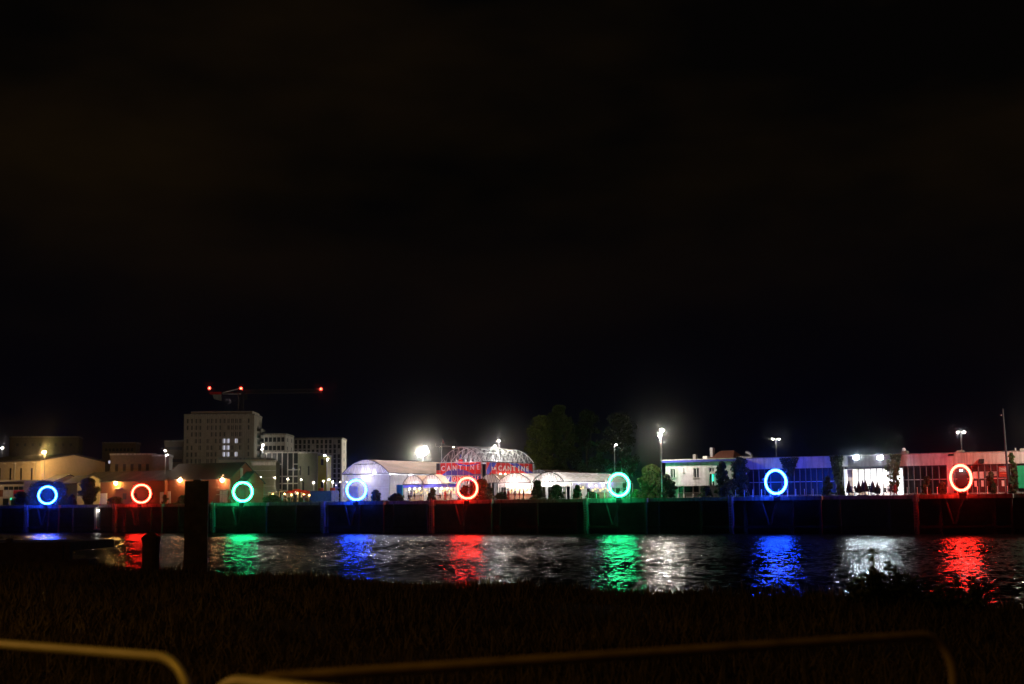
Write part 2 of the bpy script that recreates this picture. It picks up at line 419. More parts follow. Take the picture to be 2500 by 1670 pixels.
def river():
    """wind waves on the river as real relief"""
    dx, dy = .24, .27
    xs_ = np.arange(-185, 150, dx); ys_ = np.arange(20, 330, dy)
    X, Y = np.meshgrid(xs_, ys_, indexing='ij')
    Zw = np.zeros_like(X); r2 = np.random.default_rng(3); n = 60
    for i in range(n):
        lam = .62 * (1.9 / .62) ** r2.random(); k = 2 * math.pi / lam; th = R(75) + r2.normal() * 1.0
        ph = r2.random() * 6.283
        Zw += math.sin(0) + (SLOPE * math.sqrt(2.0 / n) / k) * np.sin(k * (X * math.cos(th) + Y * math.sin(th)) + ph)
    # gusts: rougher and calmer patches
    gust = .75 + .35 * np.sin(X * .05 + 2 * np.sin(Y * .031)) * np.sin(Y * .09 + 1.3 * np.sin(X * .043 + 1))
    Zw *= gust
    vq = (X - QO.x) * QN.x + (Y - QO.y) * QN.y
    eb = 41.0 - .86 * (X + 10.7) - 3
    keep = (vq < 7.0) & (Y > np.minimum(eb, 110) )
    nx, ny = X.shape
    idx = np.arange(nx * ny).reshape(nx, ny)
    kq = keep[:-1, :-1] & keep[1:, 1:] & keep[1:, :-1] & keep[:-1, 1:]
    F = np.stack([idx[:-1, :-1][kq], idx[1:, :-1][kq], idx[1:, 1:][kq], idx[:-1, 1:][kq]], 1)
    used = np.unique(F); remap = -np.ones(nx * ny, dtype=np.int64); remap[used] = np.arange(len(used))
    V = np.stack([X.ravel()[used], Y.ravel()[used], Zw.ravel()[used]], 1)
    o = npmesh('water', V, remap[F], WM_); o.data.polygons.foreach_set('use_smooth', [True] * len(F)); tag(o, kind='structure')
SLOPE = .19
river()
wm = MB(); wm.sheet([(-1600, -400, -.6), (1600, -400, -.6), (1600, 2600, -.6), (-1600, 2600, -.6)])
tag(wm.build('river_bed', WM_), kind='structure')
gm = MB()
c = [W(-1500, .02, G - .02), W(900, .02, G - .02), W(900, 1400, G - .02), W(-1500, 1400, G - .02)]
gm.sheet([tuple(p) for p in c]); tag(gm.build('quay_ground', M['asphalt']), kind='structure')

def edge_y(x): return 41.0 - .86 * (x + 10.7)
def bank():
    na, nb = 90, 70; v = []; f = []
    for i in range(na):
        x = -110 + 220 * i / (na - 1)
        for j in range(nb):
            t = j / (nb - 1); e = min(95, max(8, edge_y(x)))
            y = -30 + (e + 30) * min(1, t / .8) if t <= .8 else e + (t - .8) / .2 * 9
            z = 3.32 if y < 8 else 3.32 - .27 * min(1, (y - 8) / 5)
            z += .05 * math.sin(x * .9 + y * .5) + .05 * math.sin(y * .8 - x * .4) if y > 9 else 0
            if t > .8: z = 3.05 - (t - .8) / .2 * 5.0
            v.append((x, y, z))
    for i in range(na - 1):
        for j in range(nb - 1): f.append((i * nb + j, (i + 1) * nb + j, (i + 1) * nb + j + 1, i * nb + j + 1))
    m = MB(); m.v = v; m.f = f
    tag(m.build('river_bank', M['soil'], smooth=True), kind='structure')
bank()
def grass_field():
    n = 90000
    d = 5.5 + 50 * rng.random(n) ** 1.3
    X = (rng.random(n) - .5) * (d * .82 + 3); Y = d
    e = 41.0 - .86 * (X + 10.7) + .6
    k = (Y < e) & (Y > 5.5); X, Y = X[k], Y[k]
    ne = 14000; xe = rng.uniform(-22, 14, ne); ye = 41.0 - .86 * (xe + 10.7) - np.abs(rng.normal(size=ne)) * 1.2 + .4
    X = np.concatenate([X, xe]); Y = np.concatenate([Y, ye]); n = len(X)
    clump = .5 + .5 * np.sin(X * 1.3 + 2 * np.sin(Y * .7)) * np.sin(Y * 1.1 + X * .5)
    hgt = (.14 + .34 * clump * rng.random(n) + .12 * rng.random(n) ** 3)
    z0 = np.where(Y < 8, 3.32, 3.32 - .27 * np.minimum(1, (Y - 8) / 5)) - .06
    a = rng.uniform(0, 6.283, n); wd = .006 + .0007 * Y; lean = rng.normal(size=(n, 2)) * .12
    dx, dy = np.cos(a) * wd, np.sin(a) * wd
    v = np.zeros((n, 3, 3)); v[:, 0] = np.stack([X - dx, Y - dy, z0], 1); v[:, 1] = np.stack([X + dx, Y + dy, z0], 1)
    v[:, 2] = np.stack([X + lean[:, 0], Y + lean[:, 1], z0 + hgt], 1)
    tag(npmesh('grass', v.reshape(-1, 3), np.arange(3 * n).reshape(-1, 3), M['grass']), 'rough dark grass covering the near bank', 'grass', kind='stuff')
grass_field()
def quay_weeds():
    n = 12000; u = rng.uniform(U(0, 0) - 5, U(2500, 0) + 5, n)
    k = (np.sin(u * .37) + np.sin(u * 1.1 + 1) * .6 + rng.normal(size=n) * .5) > .2; u = u[k]; n = len(u)
    vv = .12 + 1.3 * rng.random(n) ** 2; h = .08 + .35 * rng.random(n) ** 2.5; a = rng.uniform(0, 6.283, n); wd = .03
    base = np.array([list(QO)]) + u[:, None] * np.array([list(QT)]) + vv[:, None] * np.array([list(QN)]); base[:, 2] = G - .02
    dx = np.stack([np.cos(a) * wd, np.sin(a) * wd, a * 0], 1); tip = base + np.stack([rng.normal(size=n) * .06, rng.normal(size=n) * .06, h], 1)
    v = np.stack([base - dx, base + dx, tip], 1).reshape(-1, 3)
    tag(npmesh('quay_weeds', v, np.arange(3 * n).reshape(-1, 3), M['leaf']), 'low weeds growing along the far quay edge', 'weeds', kind='stuff')
quay_weeds()
# ------------------------------------------------------------------ the quay, its jetty platforms and the rings on them
uL, uR = U(0, 0) - 40, U(2500, 0) + 30
q = thing('quay_wall', 'long dark concrete quay wall rising from the river', 'quay', 0, 0, 0)
m = MB().box(uL, uR, 7.0, 8.0, -2, G - .03); m.build('wall', M['shadeconc'], q)
MB().box(uL, uR, .0, 7.0, G - .6, G - .035).build('deck_edge', M['concrete'], q)
m = MB().box(uL, uR, .25, .6, .9, 1.25); m.build('waling_beam', M['wood'], q)
u = uL + 2
while u < uR:
    MB().box(u - .22, u + .22, .1, .55, -2, G - .603).build('pile', M['shadeconc'], q); u += 7.6

RINGS = [(115.8, 1209, 'blue'), (345.1, 1205.5, 'red'), (592.8, 1200.8, 'green'), (870.2, 1196.2, 'blue'), (1141, 1191.8, 'red'),
         (1511, 1183.8, 'green'), (1894.1, 1176.6, 'blue'), (2345.6, 1166.8, 'red')]
COLS = [73, 288, 527.6, 796, 1060, 1436, 1789, 2239]
ENDS = [150, 402, 657, 942, 1205, 1583, 2009, 2475]
WHERE = ['beside the cream warehouse', 'before the long brick wall', 'before the brick gable', 'before the tall arched tent', 'under the voyage sign',
         'before the long arched tent', 'before the blue lit hangar front', 'before the red lit hangar front']
def make_platform(i):
    px, py, colr = RINGS[i]
    u, zc = P(px, py, .1); ua, ub = U(COLS[i], 0) - u, U(ENDS[i], 0) - u
    o = thing('jetty_platform', f'concrete jetty platform carrying the {colr} ring {WHERE[i]}', 'platform', u, 0, 0, group='platforms jutting from the quay under the rings')
    t = .62 if i != 5 else .72
    MB().box(ua + .35, ub, -.7, -.004, G - t, G - .02).build('edge_beam', M['concrete'], o)
    MB().box(ua - .55, ua + .34, -1.0, .04, G - 1.0, G + .04).build('corbel', M['concrete'], o)
    MB().box(ua - .38, ua + .2, -.85, -.2, -2, G - 1.003).build('pile', M['conc2'], o)
    MB().box(ub - .5, ub - .15, -.65, -.2, -2, G - t - .003).build('pile', M['shadeconc'], o)
    for s in (-1, 1):
        m = MB(); m.path([(-1.0 + s * .15, -.4, 1.5), (-1.0 + s * 1.25, -.4, G - t - .01)], .16, 6); m.build('brace', M['shadeconc'], o)
    MB().box(ua + .21, ub - .51, -.6, -.3, .95, 1.2).build('tie_beam', M['shadeconc'], o)
    # fender and ladder pieces on the corbel
    m = MB()
    for k in range(9): m.tube((ua - .3, -1.1, 1.2 + k * .42), (ua + .15, -1.1, 1.2 + k * .42), .025, 5)
    m.tube((ua - .3, -1.1, .4), (ua - .3, -1.1, G + .3), .03, 5); m.tube((ua + .15, -1.1, .4), (ua + .15, -1.1, G + .3), .03, 5)
    m.build('ladder', M['galv'], o)
def torus(m, RR, r, n=72, k=12, rot=0.0, c=(0, 0, 0)):
    """upright ring in a vertical plane turned by rot about z"""
    b = len(m.v); ca, sa = math.cos(rot), math.sin(rot)
    for i in range(n):
        a = 2 * math.pi * i / n
        for j in range(k):
            t = 2 * math.pi * j / k; rr = RR + r * math.cos(t); x = rr * math.cos(a); y = r * math.sin(t); z = rr * math.sin(a)
            m.v.append((c[0] + x * ca - y * sa, c[1] + x * sa + y * ca, c[2] + z))
    for i in range(n):
        for j in range(k):
            i2, j2 = (i + 1) % n, (j + 1) % k; m.f.append((b + i * k + j, b + i2 * k + j, b + i2 * k + j2, b + i * k + j2))
    return m
RN = R(-19.5)      # the rings all face the same way
def make_ring(i):
    px, py, colr = RINGS[i]
    u, zc = P(px, py, -.45)
    o = thing('light_ring', f'{colr} glowing ring standing on the quay edge {WHERE[i]}', 'light ring', u, -.45, G, group='big glowing rings along the quay')
    # world heading of the ring plane: its normal points back to the viewer along RN
    wr = -R(19.5) * -1
    rot = (R(19.5)) - QA
    RR = 1.80; z0 = zc - G
    m = torus(MB(), RR, .168, rot=rot, c=(0, 0, z0)); m.build('light_tube', M['e_' + colr], o, True)
    m = torus(MB(), RR + .215, .05, k=6, rot=rot, c=(0, 0, z0)); m.build('outer_casing', M['galv'], o, True)
    zb = z0 - RR - .2
    MB().box(-.1, .95, -.95, -.705, -.85, min(zb + .02, .02)).build('plinth', M['black'], o)
    m = MB().box(-.25, .25, -.12, .12, min(zb + .02, .02), zb + .08); m.build('bracket', M['dark'], o)
for i in range(8): make_platform(i); make_ring(i)
# small lantern perched by the second ring
# lamp and ladder in the quay wall at left
u, z = P(240, 1246, -.2)
o = thing('wall_lamp', 'small white lamp under the quay edge above a ladder', 'lamp', u, -.2, z)
MB().box(-.3, .3, 0, .19, -.1, .12).build('housing', M['white'], o)
MB().box(-.22, .22, -.06, -.003, -.1, .08).build('bulb', M['e_white'], o)
lamp(o, (0, -.35, -.25), 60, (1, .96, .9), .1)
o = thing('steel_ladder', 'steel ladder lit by the lamp under the quay edge', 'ladder', u + .2, -.1, 0)
m = MB(); m.tube((-.25, 0, .3), (-.25, 0, G + .2), .03, 5); m.tube((.25, 0, .3), (.25, 0, G + .2), .03, 5); m.build('stile', M['galv'], o)
m = MB()
for k in range(15): m.tube((-.25, 0, .5 + k * .35), (.25, 0, .5 + k * .35), .02, 5)
m.build('rungs', M['galv'], o)
o = thing('concrete_block', 'pale concrete fender block beside the lit ladder', 'fender', u - .75, -.05, 0)
MB().box(-.28, .28, -.25, .08, .8, G - .6).box(-.34, 1.3, -.3, .06, .62, .79).build('block', M['pale'], o)
# ------------------------------------------------------------------ lamps on poles
WHITE, WARM, COOL, ORNG = (1, .93, .82), (1, .60, .18), (.85, .95, 1), (1, .48, .2)
def pole_lamp(px, ytop, v, heads, label, power=0, col=WHITE, em='e_white', r=.09, ybase=None, name='street_lamp', hs=.22, group='street lamps beyond the quay', color='galv', extra=0, pow_off=None, zb=None, lean=0):
    """heads: list of (dx_px, dy_px) from the pole top; sizes hs"""
    u, zt = P(px, ytop, v); hh = zt - (G if zb is None else zb)
    o = thing(name, label, 'street lamp', u, v, G if zb is None else zb, group=group)
    MB().path([(lean, 0, 0), (lean * .5, 0, hh * .5), (0, 0, hh + extra)], [r, r * .8, r * .5], 8).build('pole', M[color], o)
    MB().lathe([(r * 2, 0), (r * 2, .12), (r * 1.2, .2)], n=8).build('base_plate', M['dark'], o)
    for dx, dy in heads:
        uu, zz = P(px + dx, ytop + dy, v); x = uu - u; z = zz - (G if zb is None else zb)
        MB().path([(0, 0, z - .05 if abs(dy) > 2 else hh), (x * .6, 0, z + .12), (x, 0, z + hs * .5 + .03)], .04, 5).build('arm', M['galv'], o)
        hd = MB().box(x - hs * 1.3, x + hs * 1.3, -hs * .8, hs * .8, z + hs * .5 + .003, z + hs * .85).build('lamp_head', M['galv'], o)
        g = MB(); g.sphere((x, 0, z), hs * 1.1, 10, 6, .45); g.build('bulb', M[em], hd)
        if power: lamp(hd, (x, 0, z - hs * .55 - .2), power, col, .12)
    return o
pole_lamp(110, 1105, 16.5, [(-2, -1)], 'tall yellow street lamp glaring above the blue ring by the warehouse', 8500, (1, .60, .20), 'e_warm', hs=.42, r=.10)
pole_lamp(-75, 1120, 2.5, [(2, 0)], 'warm street lamp just outside the frame at the left', 2600, (1, .68, .38), 'e_white', hs=.25)
pole_lamp(404, 1103, 28, [(-1, -3), (4, 8)], 'white twin head lamp standing behind the red lit brick wall', 220, WHITE, 'e_white', hs=.19)
pole_lamp(6, 1094, 90, [(0, 0)], 'white street lamp far behind the cream warehouse', 12, WHITE, 'e_white', hs=.34)
pole_lamp(640, 1086, 60, [(2, 0), (0, 11)], 'white twin head lamp at the right corner of the tower', 1500, WHITE, 'e_white', hs=.22)
pole_lamp(798, 1112, 52, [(-5, 0), (2, 9)], 'white twin head lamp before the yellow building', 200, WHITE, 'e_white', hs=.22)
for k, (px, py, lab) in enumerate([(636, 1165, 'left of the slatted building'), (671, 1166, 'right of the slatted building'), (703, 1169, 'before the dark glazed building'),
                                   (735, 1171, 'at the rounded corner of the glazed building'), (766, 1178, 'before the yellow building'), (790, 1174, 'right of the yellow building'),
                                   (803, 1171, 'behind the red lanterns'), (812, 1176, 'just left of the arched tent')]):
    pole_lamp(px, py, 38 + (k * 7) % 5, [(0, 0)], f'short warm street lamp {lab}', 800, (1, .82, .5), 'e_white', hs=.14, r=.06, group='short lamps on the square behind the quay')
pole_lamp(1112, 1092, 22, [(-5, 0)], 'slim dark mast lamp over the voyage sign', 0, WHITE, 'e_small', r=.09, color='dark', hs=.16, extra=1.3)
pole_lamp(1213, 1085, 24, [(5, -9), (-5, 4)], 'white lamp with two heads above the arched steel roof', 3600, WHITE, 'e_white', hs=.2, color='dark')
pole_lamp(1500, 1086, 40, [(4, 0)], 'single head lamp rising behind the green ring', 120, WHITE, 'e_white', hs=.22)
pole_lamp(1613, 1050, 4.5, [(3, 0), (-2, 14)], 'bright warm lamp on a tall pole left of the white house', 4600, (1, .88, .78), 'e_flood', hs=.26)
pole_lamp(2575, 1040, 3, [(-3, 0)], 'street lamp just outside the frame at the right', 11000, (1, .80, .62), 'e_white', hs=.36)
pole_lamp(1894, 1073, 45, [(-7, -1), (7, -1)], 'twin head white lamp behind the blue lit hangar', 150, (.95, .95, 1), 'e_white', hs=.2)
pole_lamp(2346, 1056, 45, [(-7, -1), (7, -1)], 'twin head white lamp behind the red lit hangar', 150, (.95, .95, 1), 'e_white', hs=.21)
pole_lamp(2449, 1013, 5, [(-4, 1)], 'very tall dark pole with a small unlit lamp at the right', 0, WHITE, 'white', r=.20, color='dark', hs=.12, extra=.9, lean=.3)
pole_lamp(1078, 1090, 20, [(-2, 0)], 'pale mast with a small flag over the arched steel roof', 0, WHITE, 'e_small', r=.09, color='galv', hs=.14, extra=.8)
pole_lamp(500, 1150, 72, [(0, 0)], 'added lamp hidden behind the brick warehouse roof to light the tower', 4800, (1, .86, .68), 'e_white', hs=.3)  # added unseen lamp that brightens the tower face
# great floodlight over the tents
u, z = P(1032, 1104, 160)
o = thing('floodlight_mast', 'very bright warm floodlight on a mast behind the tent roof', 'floodlight', u, 160, G)
zt = z - G
MB().path([(0, 0, 0), (0, 0, zt - .4)], [.16, .09], 8).build('mast', M['galv'], o)
for dx, dz in ((-1.1, -.6), (.2, -.5), (1.3, .1), (.9, 1.1)):
    h_ = MB().box(dx - .6, dx + .6, .2, .6, zt + dz - .5, zt + dz + .5).build('lamp_head', M['dark'], o)
    MB().sphere((dx, -.02, zt + dz), .68, 12, 8, .85).build('lens', M['e_flood'], h_)
MB().box(-1.1, 1.2, .1, .2, zt - .5, zt - .4).build('crossbar', M['galv'], o)
lamp(o, (0, -1.6, -.3 + zt), 16000, (1, .90, .72), .5)

# ------------------------------------------------------------------ hangar at right
def px_local(px, v, u0): return U(px, v) - u0
HV = 11.0
u0 = U(1822, HV); u1 = U(2560, HV)
hz = Z(2165, 1111, HV) - G; hb = Z(2165, 1138.5, HV) - G
hg = thing('hangar', 'long low hangar with a stained concrete parapet over a glazed front', 'hangar', u0, HV, G)
Lh = u1 - u0
def hx(px): return U(px, HV) - u0
MB().box(0, hx(2072), 0, .35, hb, hz).box(hx(2196), Lh, 0, .35, hb, hz).build('parapet', M['pale'], hg)
MB().box(hx(2072), hx(2196), 0, .35, hb, hz).build('dark_parapet', wallmat('shaded_parapet', (.16, .14, .13), (.08, .07, .065)), hg)  # dimmer stretch between the floodlights put into the parapet's colour
MB().box(-.05, Lh, -.12, .45, hz + .003, hz + .12).build('coping', M['concrete'], hg)
MB().box(0, Lh, .36, 22, hz - .5, hz - .3).build('roof', M['roof'], hg)
MB().box(0, Lh, 21.7, 22, 0, hz - .51).build('back_wall', M['pale'], hg)
MB().box(-.3, -.003, .0, 22, 0, hz).build('side_wall', M['pale'], hg)
for a, b in ((1822, 2058), (2206, 2560)):
    MB().box(hx(a), hx(b), .5, .55, .25, hb - .003).build('glazing', M['glass'], hg)
    MB().box(hx(a), hx(b), .3, .62, 0, .24).build('plinth', M['concrete'], hg)
mul = [1838, 1852, 1866, 1880, 1908, 1922, 1938, 1952, 1966, 1979, 1993, 2008, 2022, 2040, 2056, 2206, 2217, 2231.5, 2247, 2262, 2276.5, 2293, 2312, 2331, 2373, 2389.5, 2405, 2420, 2436, 2454, 2468, 2484]
for px in mul:
    x = hx(px); MB().box(x - .06, x + .06, .32, .49, .25, hb - .003).build('mullion', M['mull'], hg)
for a, b in ((1822, 2058), (2206, 2560)):
    MB().box(hx(a), hx(b), .42, .485, 2.3, 2.42).build('transom', M['galv'], hg)
MB().box(0, Lh, .36, .7, hb - .3, hb - .005).build('lintel', M['dark'], hg)
# columns of the parapet with paler strips
for px in (2322, 2195): MB().box(hx(px) - .45, hx(px) + .45, -.1, -.003, 0.0 if px == 2322 else hb, hz - .02).build('pilaster', M['pale'], hg)
# awnings, rooftop boxes
for (a, b, y0, y1) in ((2321, 2333, 1107, 1112), (2393, 2406, 1121, 1131)):
    MB().prismx([(-.9, Z(a, y1, HV) - G - .1), (-.004, Z(a, y0, HV) - G), (-.004, Z(a, y1, HV) - G - .1)], hx(a), hx(b)).build('awning', M['dark'], hg)
for (a, b, y0) in ((2200, 2213, 1101), (2336, 2351, 1099.5), (2368, 2384, 1103), (2492, 2504, 1095)):
    MB().box(hx(a), hx(b), 1.0, 2.2, hz - .3, Z(a, y0, HV + 1) - G).build('rooftop_box', M['pale'], hg)
MB().sphere((hx(2204.5), 1.5, Z(2204, 1101, HV + 1) - G + .25), .28).build('roof_cowl', M['white'], hg)
MB().path([(hx(2479), 1.5, hz - .3), (hx(2479), 1.5, hz + .6)], .12, 8).build('flue', M['galv'], hg)
# posters and panels behind the glass
for (a, b, y0, y1, mt) in ((2375.5, 2387.5, 1151.5, 1168.5, 'white'), (2391.5, 2402, 1151.5, 1168.5, 'white'), (2407, 2418, 1151, 1162, 'concrete'), (2422, 2434, 1151, 1162, 'concrete'),
                           (2378, 2384, 1174, 1188, 'white'), (2394.5, 2401, 1173, 1188, 'white'), (2445, 2451.5, 1173, 1187, 'white'), (2348, 2355, 1172, 1192, 'white')):
    MB().box(hx(a), hx(b), .44 if y0 > 1170 else .45, .478, Z(a, y1, HV) - G, Z(a, y0, HV) - G).build('poster', M[mt], hg)
sg = MB().box(hx(2440), hx(2464), .2, .3, Z(2450, 1164, HV) - G, Z(2450, 1138, HV) - G).build('sign_board', mat('dull_red_sign', (.42, .05, .04), var=.15), hg)
text_mesh('lettering', 'TNSOUS', .42, M['white'], sg, ((hx(2440) + hx(2464)) / 2, .19, Z(2450, 1144, HV) - G), sx=.8, ext=.01)
text_mesh('lettering', 'UOTELP', .42, M['white'], sg, ((hx(2440) + hx(2464)) / 2, .19, Z(2450, 1149, HV) - G), sx=.8, ext=.01)
MB().box(hx(2443), hx(2462), .185, .197, Z(2450, 1156.8, HV) - G, Z(2450, 1155, HV) - G).build('stripe', mat('orange_stripe', (.8, .2, .08)), sg)
MB().box(hx(2486), hx(2560), .1, .3, Z(2490, 1192, HV) - G, Z(2490, 1137, HV) - G).build('green_panel', M['green'], hg)
# door under the red ring with a small lamp
dr = MB().box(hx(2338), hx(2362), .2, .31, .02, 2.5).build('door', M['dark'], hg); MB().box(hx(2359), hx(2360), .12, .197, 1.0, 1.2).build('handle', M['galv'], dr)
lm_ = MB().box(hx(2346.5), hx(2349.5), -.1, .19, Z(2348, 1150, HV) - G, Z(2348, 1146.5, HV) - G).build('door_lamp', M['e_white'], hg)
# bright recessed room
xa, xb = hx(2060), hx(2204); hr = hb
MB().box(xa, xb, 7, 7.15, 0, hr - .01).build('room_back', M['white'], hg)
MB().box(xa, xa + .12, .35, 6.99, 0, hr - .01).build('room_side', M['white'], hg)
MB().box(xb - .12, xb, .7, 6.99, 0, hr - .01).build('room_side', M['white'], hg)
for k in range(3):
    a = xa + 1.6 + k * 2.9
    MB().box(a, a + 1.9, 1.0, 5.5, hr - .16, hr - .06).build('ceiling_light', M['e_ceil'], hg)
MB().box(hx(2068.5), hx(2082), .3, .45, .0, hr - .35).build('timber_panel', mat('timber_panel', (.62, .42, .28), var=.12), hg)
MB().box(hx(2060.5), hx(2067), .28, .36, 1.6, hr - .4).build('lit_sign', emitter('pale_lit_sign', (.8, .85, 1), 1.0), hg)
for px in (2096, 2110, 2125, 2140, 2155, 2172, 2188): MB().box(hx(px) - .06, hx(px) + .06, .36, .5, 0, hr - .31).build('post', M['dark'], hg)
MB().box(hx(2060), hx(2167), -.9, .3, hb - .02, hb + .1).build('canopy', M['dark'], hg)
MB().box(hx(2084), hx(2100), 3.2, 4.0, 0, 1.1).box(hx(2084), hx(2100), 3.1, 4.05, 1.1, 1.16).build('counter', mat('counter_wood', (.45, .3, .2)), hg)
MB().box(hx(2110), hx(2150), 6.2, 6.9, 0, 1.9).build('shelf_unit', mat('shelf_paint', (.7, .6, .55)), hg)
for px in (1834, 1847, 1860):
    x = hx(px); MB().sphere((x, 1.6, 2.9), .28, 10, 7, .8).build('pendant_lamp', M['e_pink'], hg)
MB().box(hx(1822), hx(2058), 6, 6.1, 0, hb - .4).build('inner_wall', M['pale'], hg)
# floodlights on the parapet over the bright room
for k, px in enumerate((2090, 2149)):
    u, z = P(px, 1117, HV - 1.7)
    o = thing('floodlight', ['left cool floodlight over the bright room', 'right cool floodlight over the bright room'][k], 'floodlight', u, HV - 1.7, z, group='cool floodlights over the bright hangar room')
    MB().box(-.46, .46, .0, .16, -.34, .34).box(-.46, .46, -.14, -.003, .345, .40).build('housing', M['dark'], o)
    MB().box(-.34, .34, -.04, -.004, -.24, .24).build('lens', M['e_cool'], o)
    MB().path([(0, .16, .1), (0, 1.6, .3)], .05, 6).build('bracket', M['dark'], o)
    lamp(o, (0, -.25, 0), 4000, (.82, .95, 1), .25, 'SPOT', rot=(R(62), 0, 0), spot=R(150))
    lamp(o, (0, .5, -.55), 22, (.82, .95, 1), .1)

# ------------------------------------------------------------------ white house with blue fascia
V2 = 9.0
u0 = U(1626, V2); uh = U(1806, V2); Lw = uh - u0
hs_ = thing('white_house', 'white two storey house with blue fascia and small windows', 'house', u0, V2, G)
zt = Z(1626, 1130, V2) - G; z1 = Z(1700, 1186, V2) - G
def wx(px): return U(px, V2) - u0
def wz(px, py, v=V2): return Z(px, py, v) - G
wm_ = MB()
ops = [(1637, 1650, 1144.5, 1166), (1670, 1673.5, 1143.5, 1153), (1694, 1708, 1143, 1165.5), (1732, 1745, 1142, 1186)]
xs = 0
zz = {}
edges = [0]
cur = 0.0
for (a, b, y0, y1) in ops:
    xa_, xb_ = wx(a), wx(b); za, zb_ = wz(a, y1), wz(a, y0)
    wm_.box(cur, xa_, 0, .3, z1, zt)
    if za > z1 + .1: wm_.box(xa_, xb_, 0, .3, z1, za)
    wm_.box(xa_, xb_, 0, .3, zb_, zt); cur = xb_
wm_.box(cur, Lw, 0, .3, z1, zt)
wm_.build('wall', M['house'], hs_)
MB().box(-.003, .3, .303, 9, 0, zt).build('side_wall', M['house'], hs_)
for (a, b, y0, y1) in ops:
    xa_, xb_ = wx(a), wx(b); za, zb_ = max(z1, wz(a, y1)), wz(a, y0)
    wn = MB().box(xa_ + .02, xb_ - .02, .18, .22, za, zb_ - .02).build('window', M['glass'], hs_)
    mm = MB(); xm = (xa_ + xb_) / 2
    mm.box(xa_ + .02, xa_ + .1, .1, .177, za, zb_).box(xb_ - .1, xb_ - .02, .1, .177, za, zb_).box(xa_ + .1, xb_ - .1, .1, .177, zb_ - .1, zb_)
    if b - a > 8: mm.box(xm - .05, xm + .05, .1, .177, za, zb_ - .1)
    mm.build('frame', M['white'], wn)
    if y1 < 1180: MB().box(xa_ - .12, xb_ + .12, -.14, .09, za - .12, za - .003).build('sill', M['pale'], wn)
MB().box(-.5, Lw, -.5, 9.2, zt + .003, zt + .10).build('soffit', M['blue'], hs_)
MB().box(-.55, Lw, -.56, -.503, zt + .0, zt + .36).build('fascia', M['blue'], hs_)
MB().box(-.6, Lw, -.6, 9.3, zt + .363, zt + .5).build('roof', M['pale'], hs_)
# recessed ground floor
MB().box(0.303, Lw, 1.0, 1.2, 0, z1 - .003).build('lower_wall', M['concrete'], hs_)
for a, b in ((1652, 1663), (1666, 1686), (1689, 1702)):
    w_ = MB().box(wx(a), wx(b), .93, .997, .9, z1 - .1).build('lower_window', M['glass'], hs_)
    MB().box(wx(a), wx(b), .85, .927, .78, .897).build('sill', M['pale'], w_)
for px in (1651, 1664.5, 1687.5, 1703.5): MB().box(wx(px) - .1, wx(px) + .1, .7, .9, 0, z1 - .003).build('pillar', M['pale'], hs_)
aw = MB().prismx([(-.9, wz(1740, 1157)), (-.004, wz(1740, 1151)), (-.004, wz(1740, 1157))], wx(1736), wx(1750)).build('door_canopy', M['pale'], hs_)
gs = MB().box(wx(1741.5), wx(1744), -.3, -.2, wz(1743, 1175), wz(1743, 1158)).build('green_sign', M['e_grn'], hs_)
MB().box(wx(1673), wx(1679.5), 3.5, 4.3, zt + .5, wz(1676, 1110, V2 + 3.5)).build('chimney', M['concrete'], hs_)
MB().box(wx(1709), wx(1719), 1.5, 2.4, zt + .5, zt + 1.0).build('vent_box', M['white'], hs_)
# red tiled house roof behind
V3 = 18.0
u0 = U(1722, V3); ub = U(1792, V3); Lr = ub - u0
rh = thing('tiled_house', 'house with a steep reddish tiled roof behind the white house', 'house', u0, V3, G)
ze, zr = Z(1722, 1124, V3) - G, Z(1750, 1100.5, V3 + 3) - G
MB().box(.3, Lr - .3, .3, 6.5, 0, ze - .003).build('wall', M['house'], rh)
m = MB(); A = [(0, 0, ze), (Lr, 0, ze), (Lr, 7, ze), (0, 7, ze), (1.6, 3.5, zr), (Lr - 1.2, 3.5, zr)]
m.v = A; m.f = [(0, 1, 5, 4), (1, 2, 5), (2, 3, 4, 5), (3, 0, 4), (3, 2, 1, 0)]; m.build('roof', M['tile'], rh)
ch = MB().box(U(1729, V3) - u0, U(1735.5, V3) - u0, 1.2, 2.2, ze, Z(1731, 1092.5, V3) - G).build('chimney', M['house'], rh)
# curved ventilation duct
u, z = P(1836, 1120, 15)
o = thing('ventilation_duct', 'curved metal ventilation duct on the roof beside the hangar', 'duct', u, 15, G)
pts = [(-.1, 0, 0)]; zb_ = z - G
for k in range(9):
    a = R(0 + 95 * k / 8); pts.append((-.95 + .95 * math.cos(a), 0, zb_ + 0.15 + .95 * math.sin(a)))
pts[0] = (0, 0, zb_ - 2)
MB().path(pts, .26, 10).build('pipe', M['galv'], o, True)
MB().box(-.5, .6, -.4, .4, 0, zb_ + .1).build('plinth', M['pale'], o)
u = U(1803, 16); o = thing('roof_extension', 'low pale rooftop block between the white house and the duct', 'outbuilding', u, 16, G)
MB().box(0, 2.4, 0, 3, 0, Z(1810, 1116, 16) - G).build('wall', M['pale'], o)
MB().box(-.1, 2.5, -.1, 3.1, Z(1810, 1116, 16) - G + .003, Z(1810, 1116, 16) - G + .12).build('coping', M['concrete'], o)
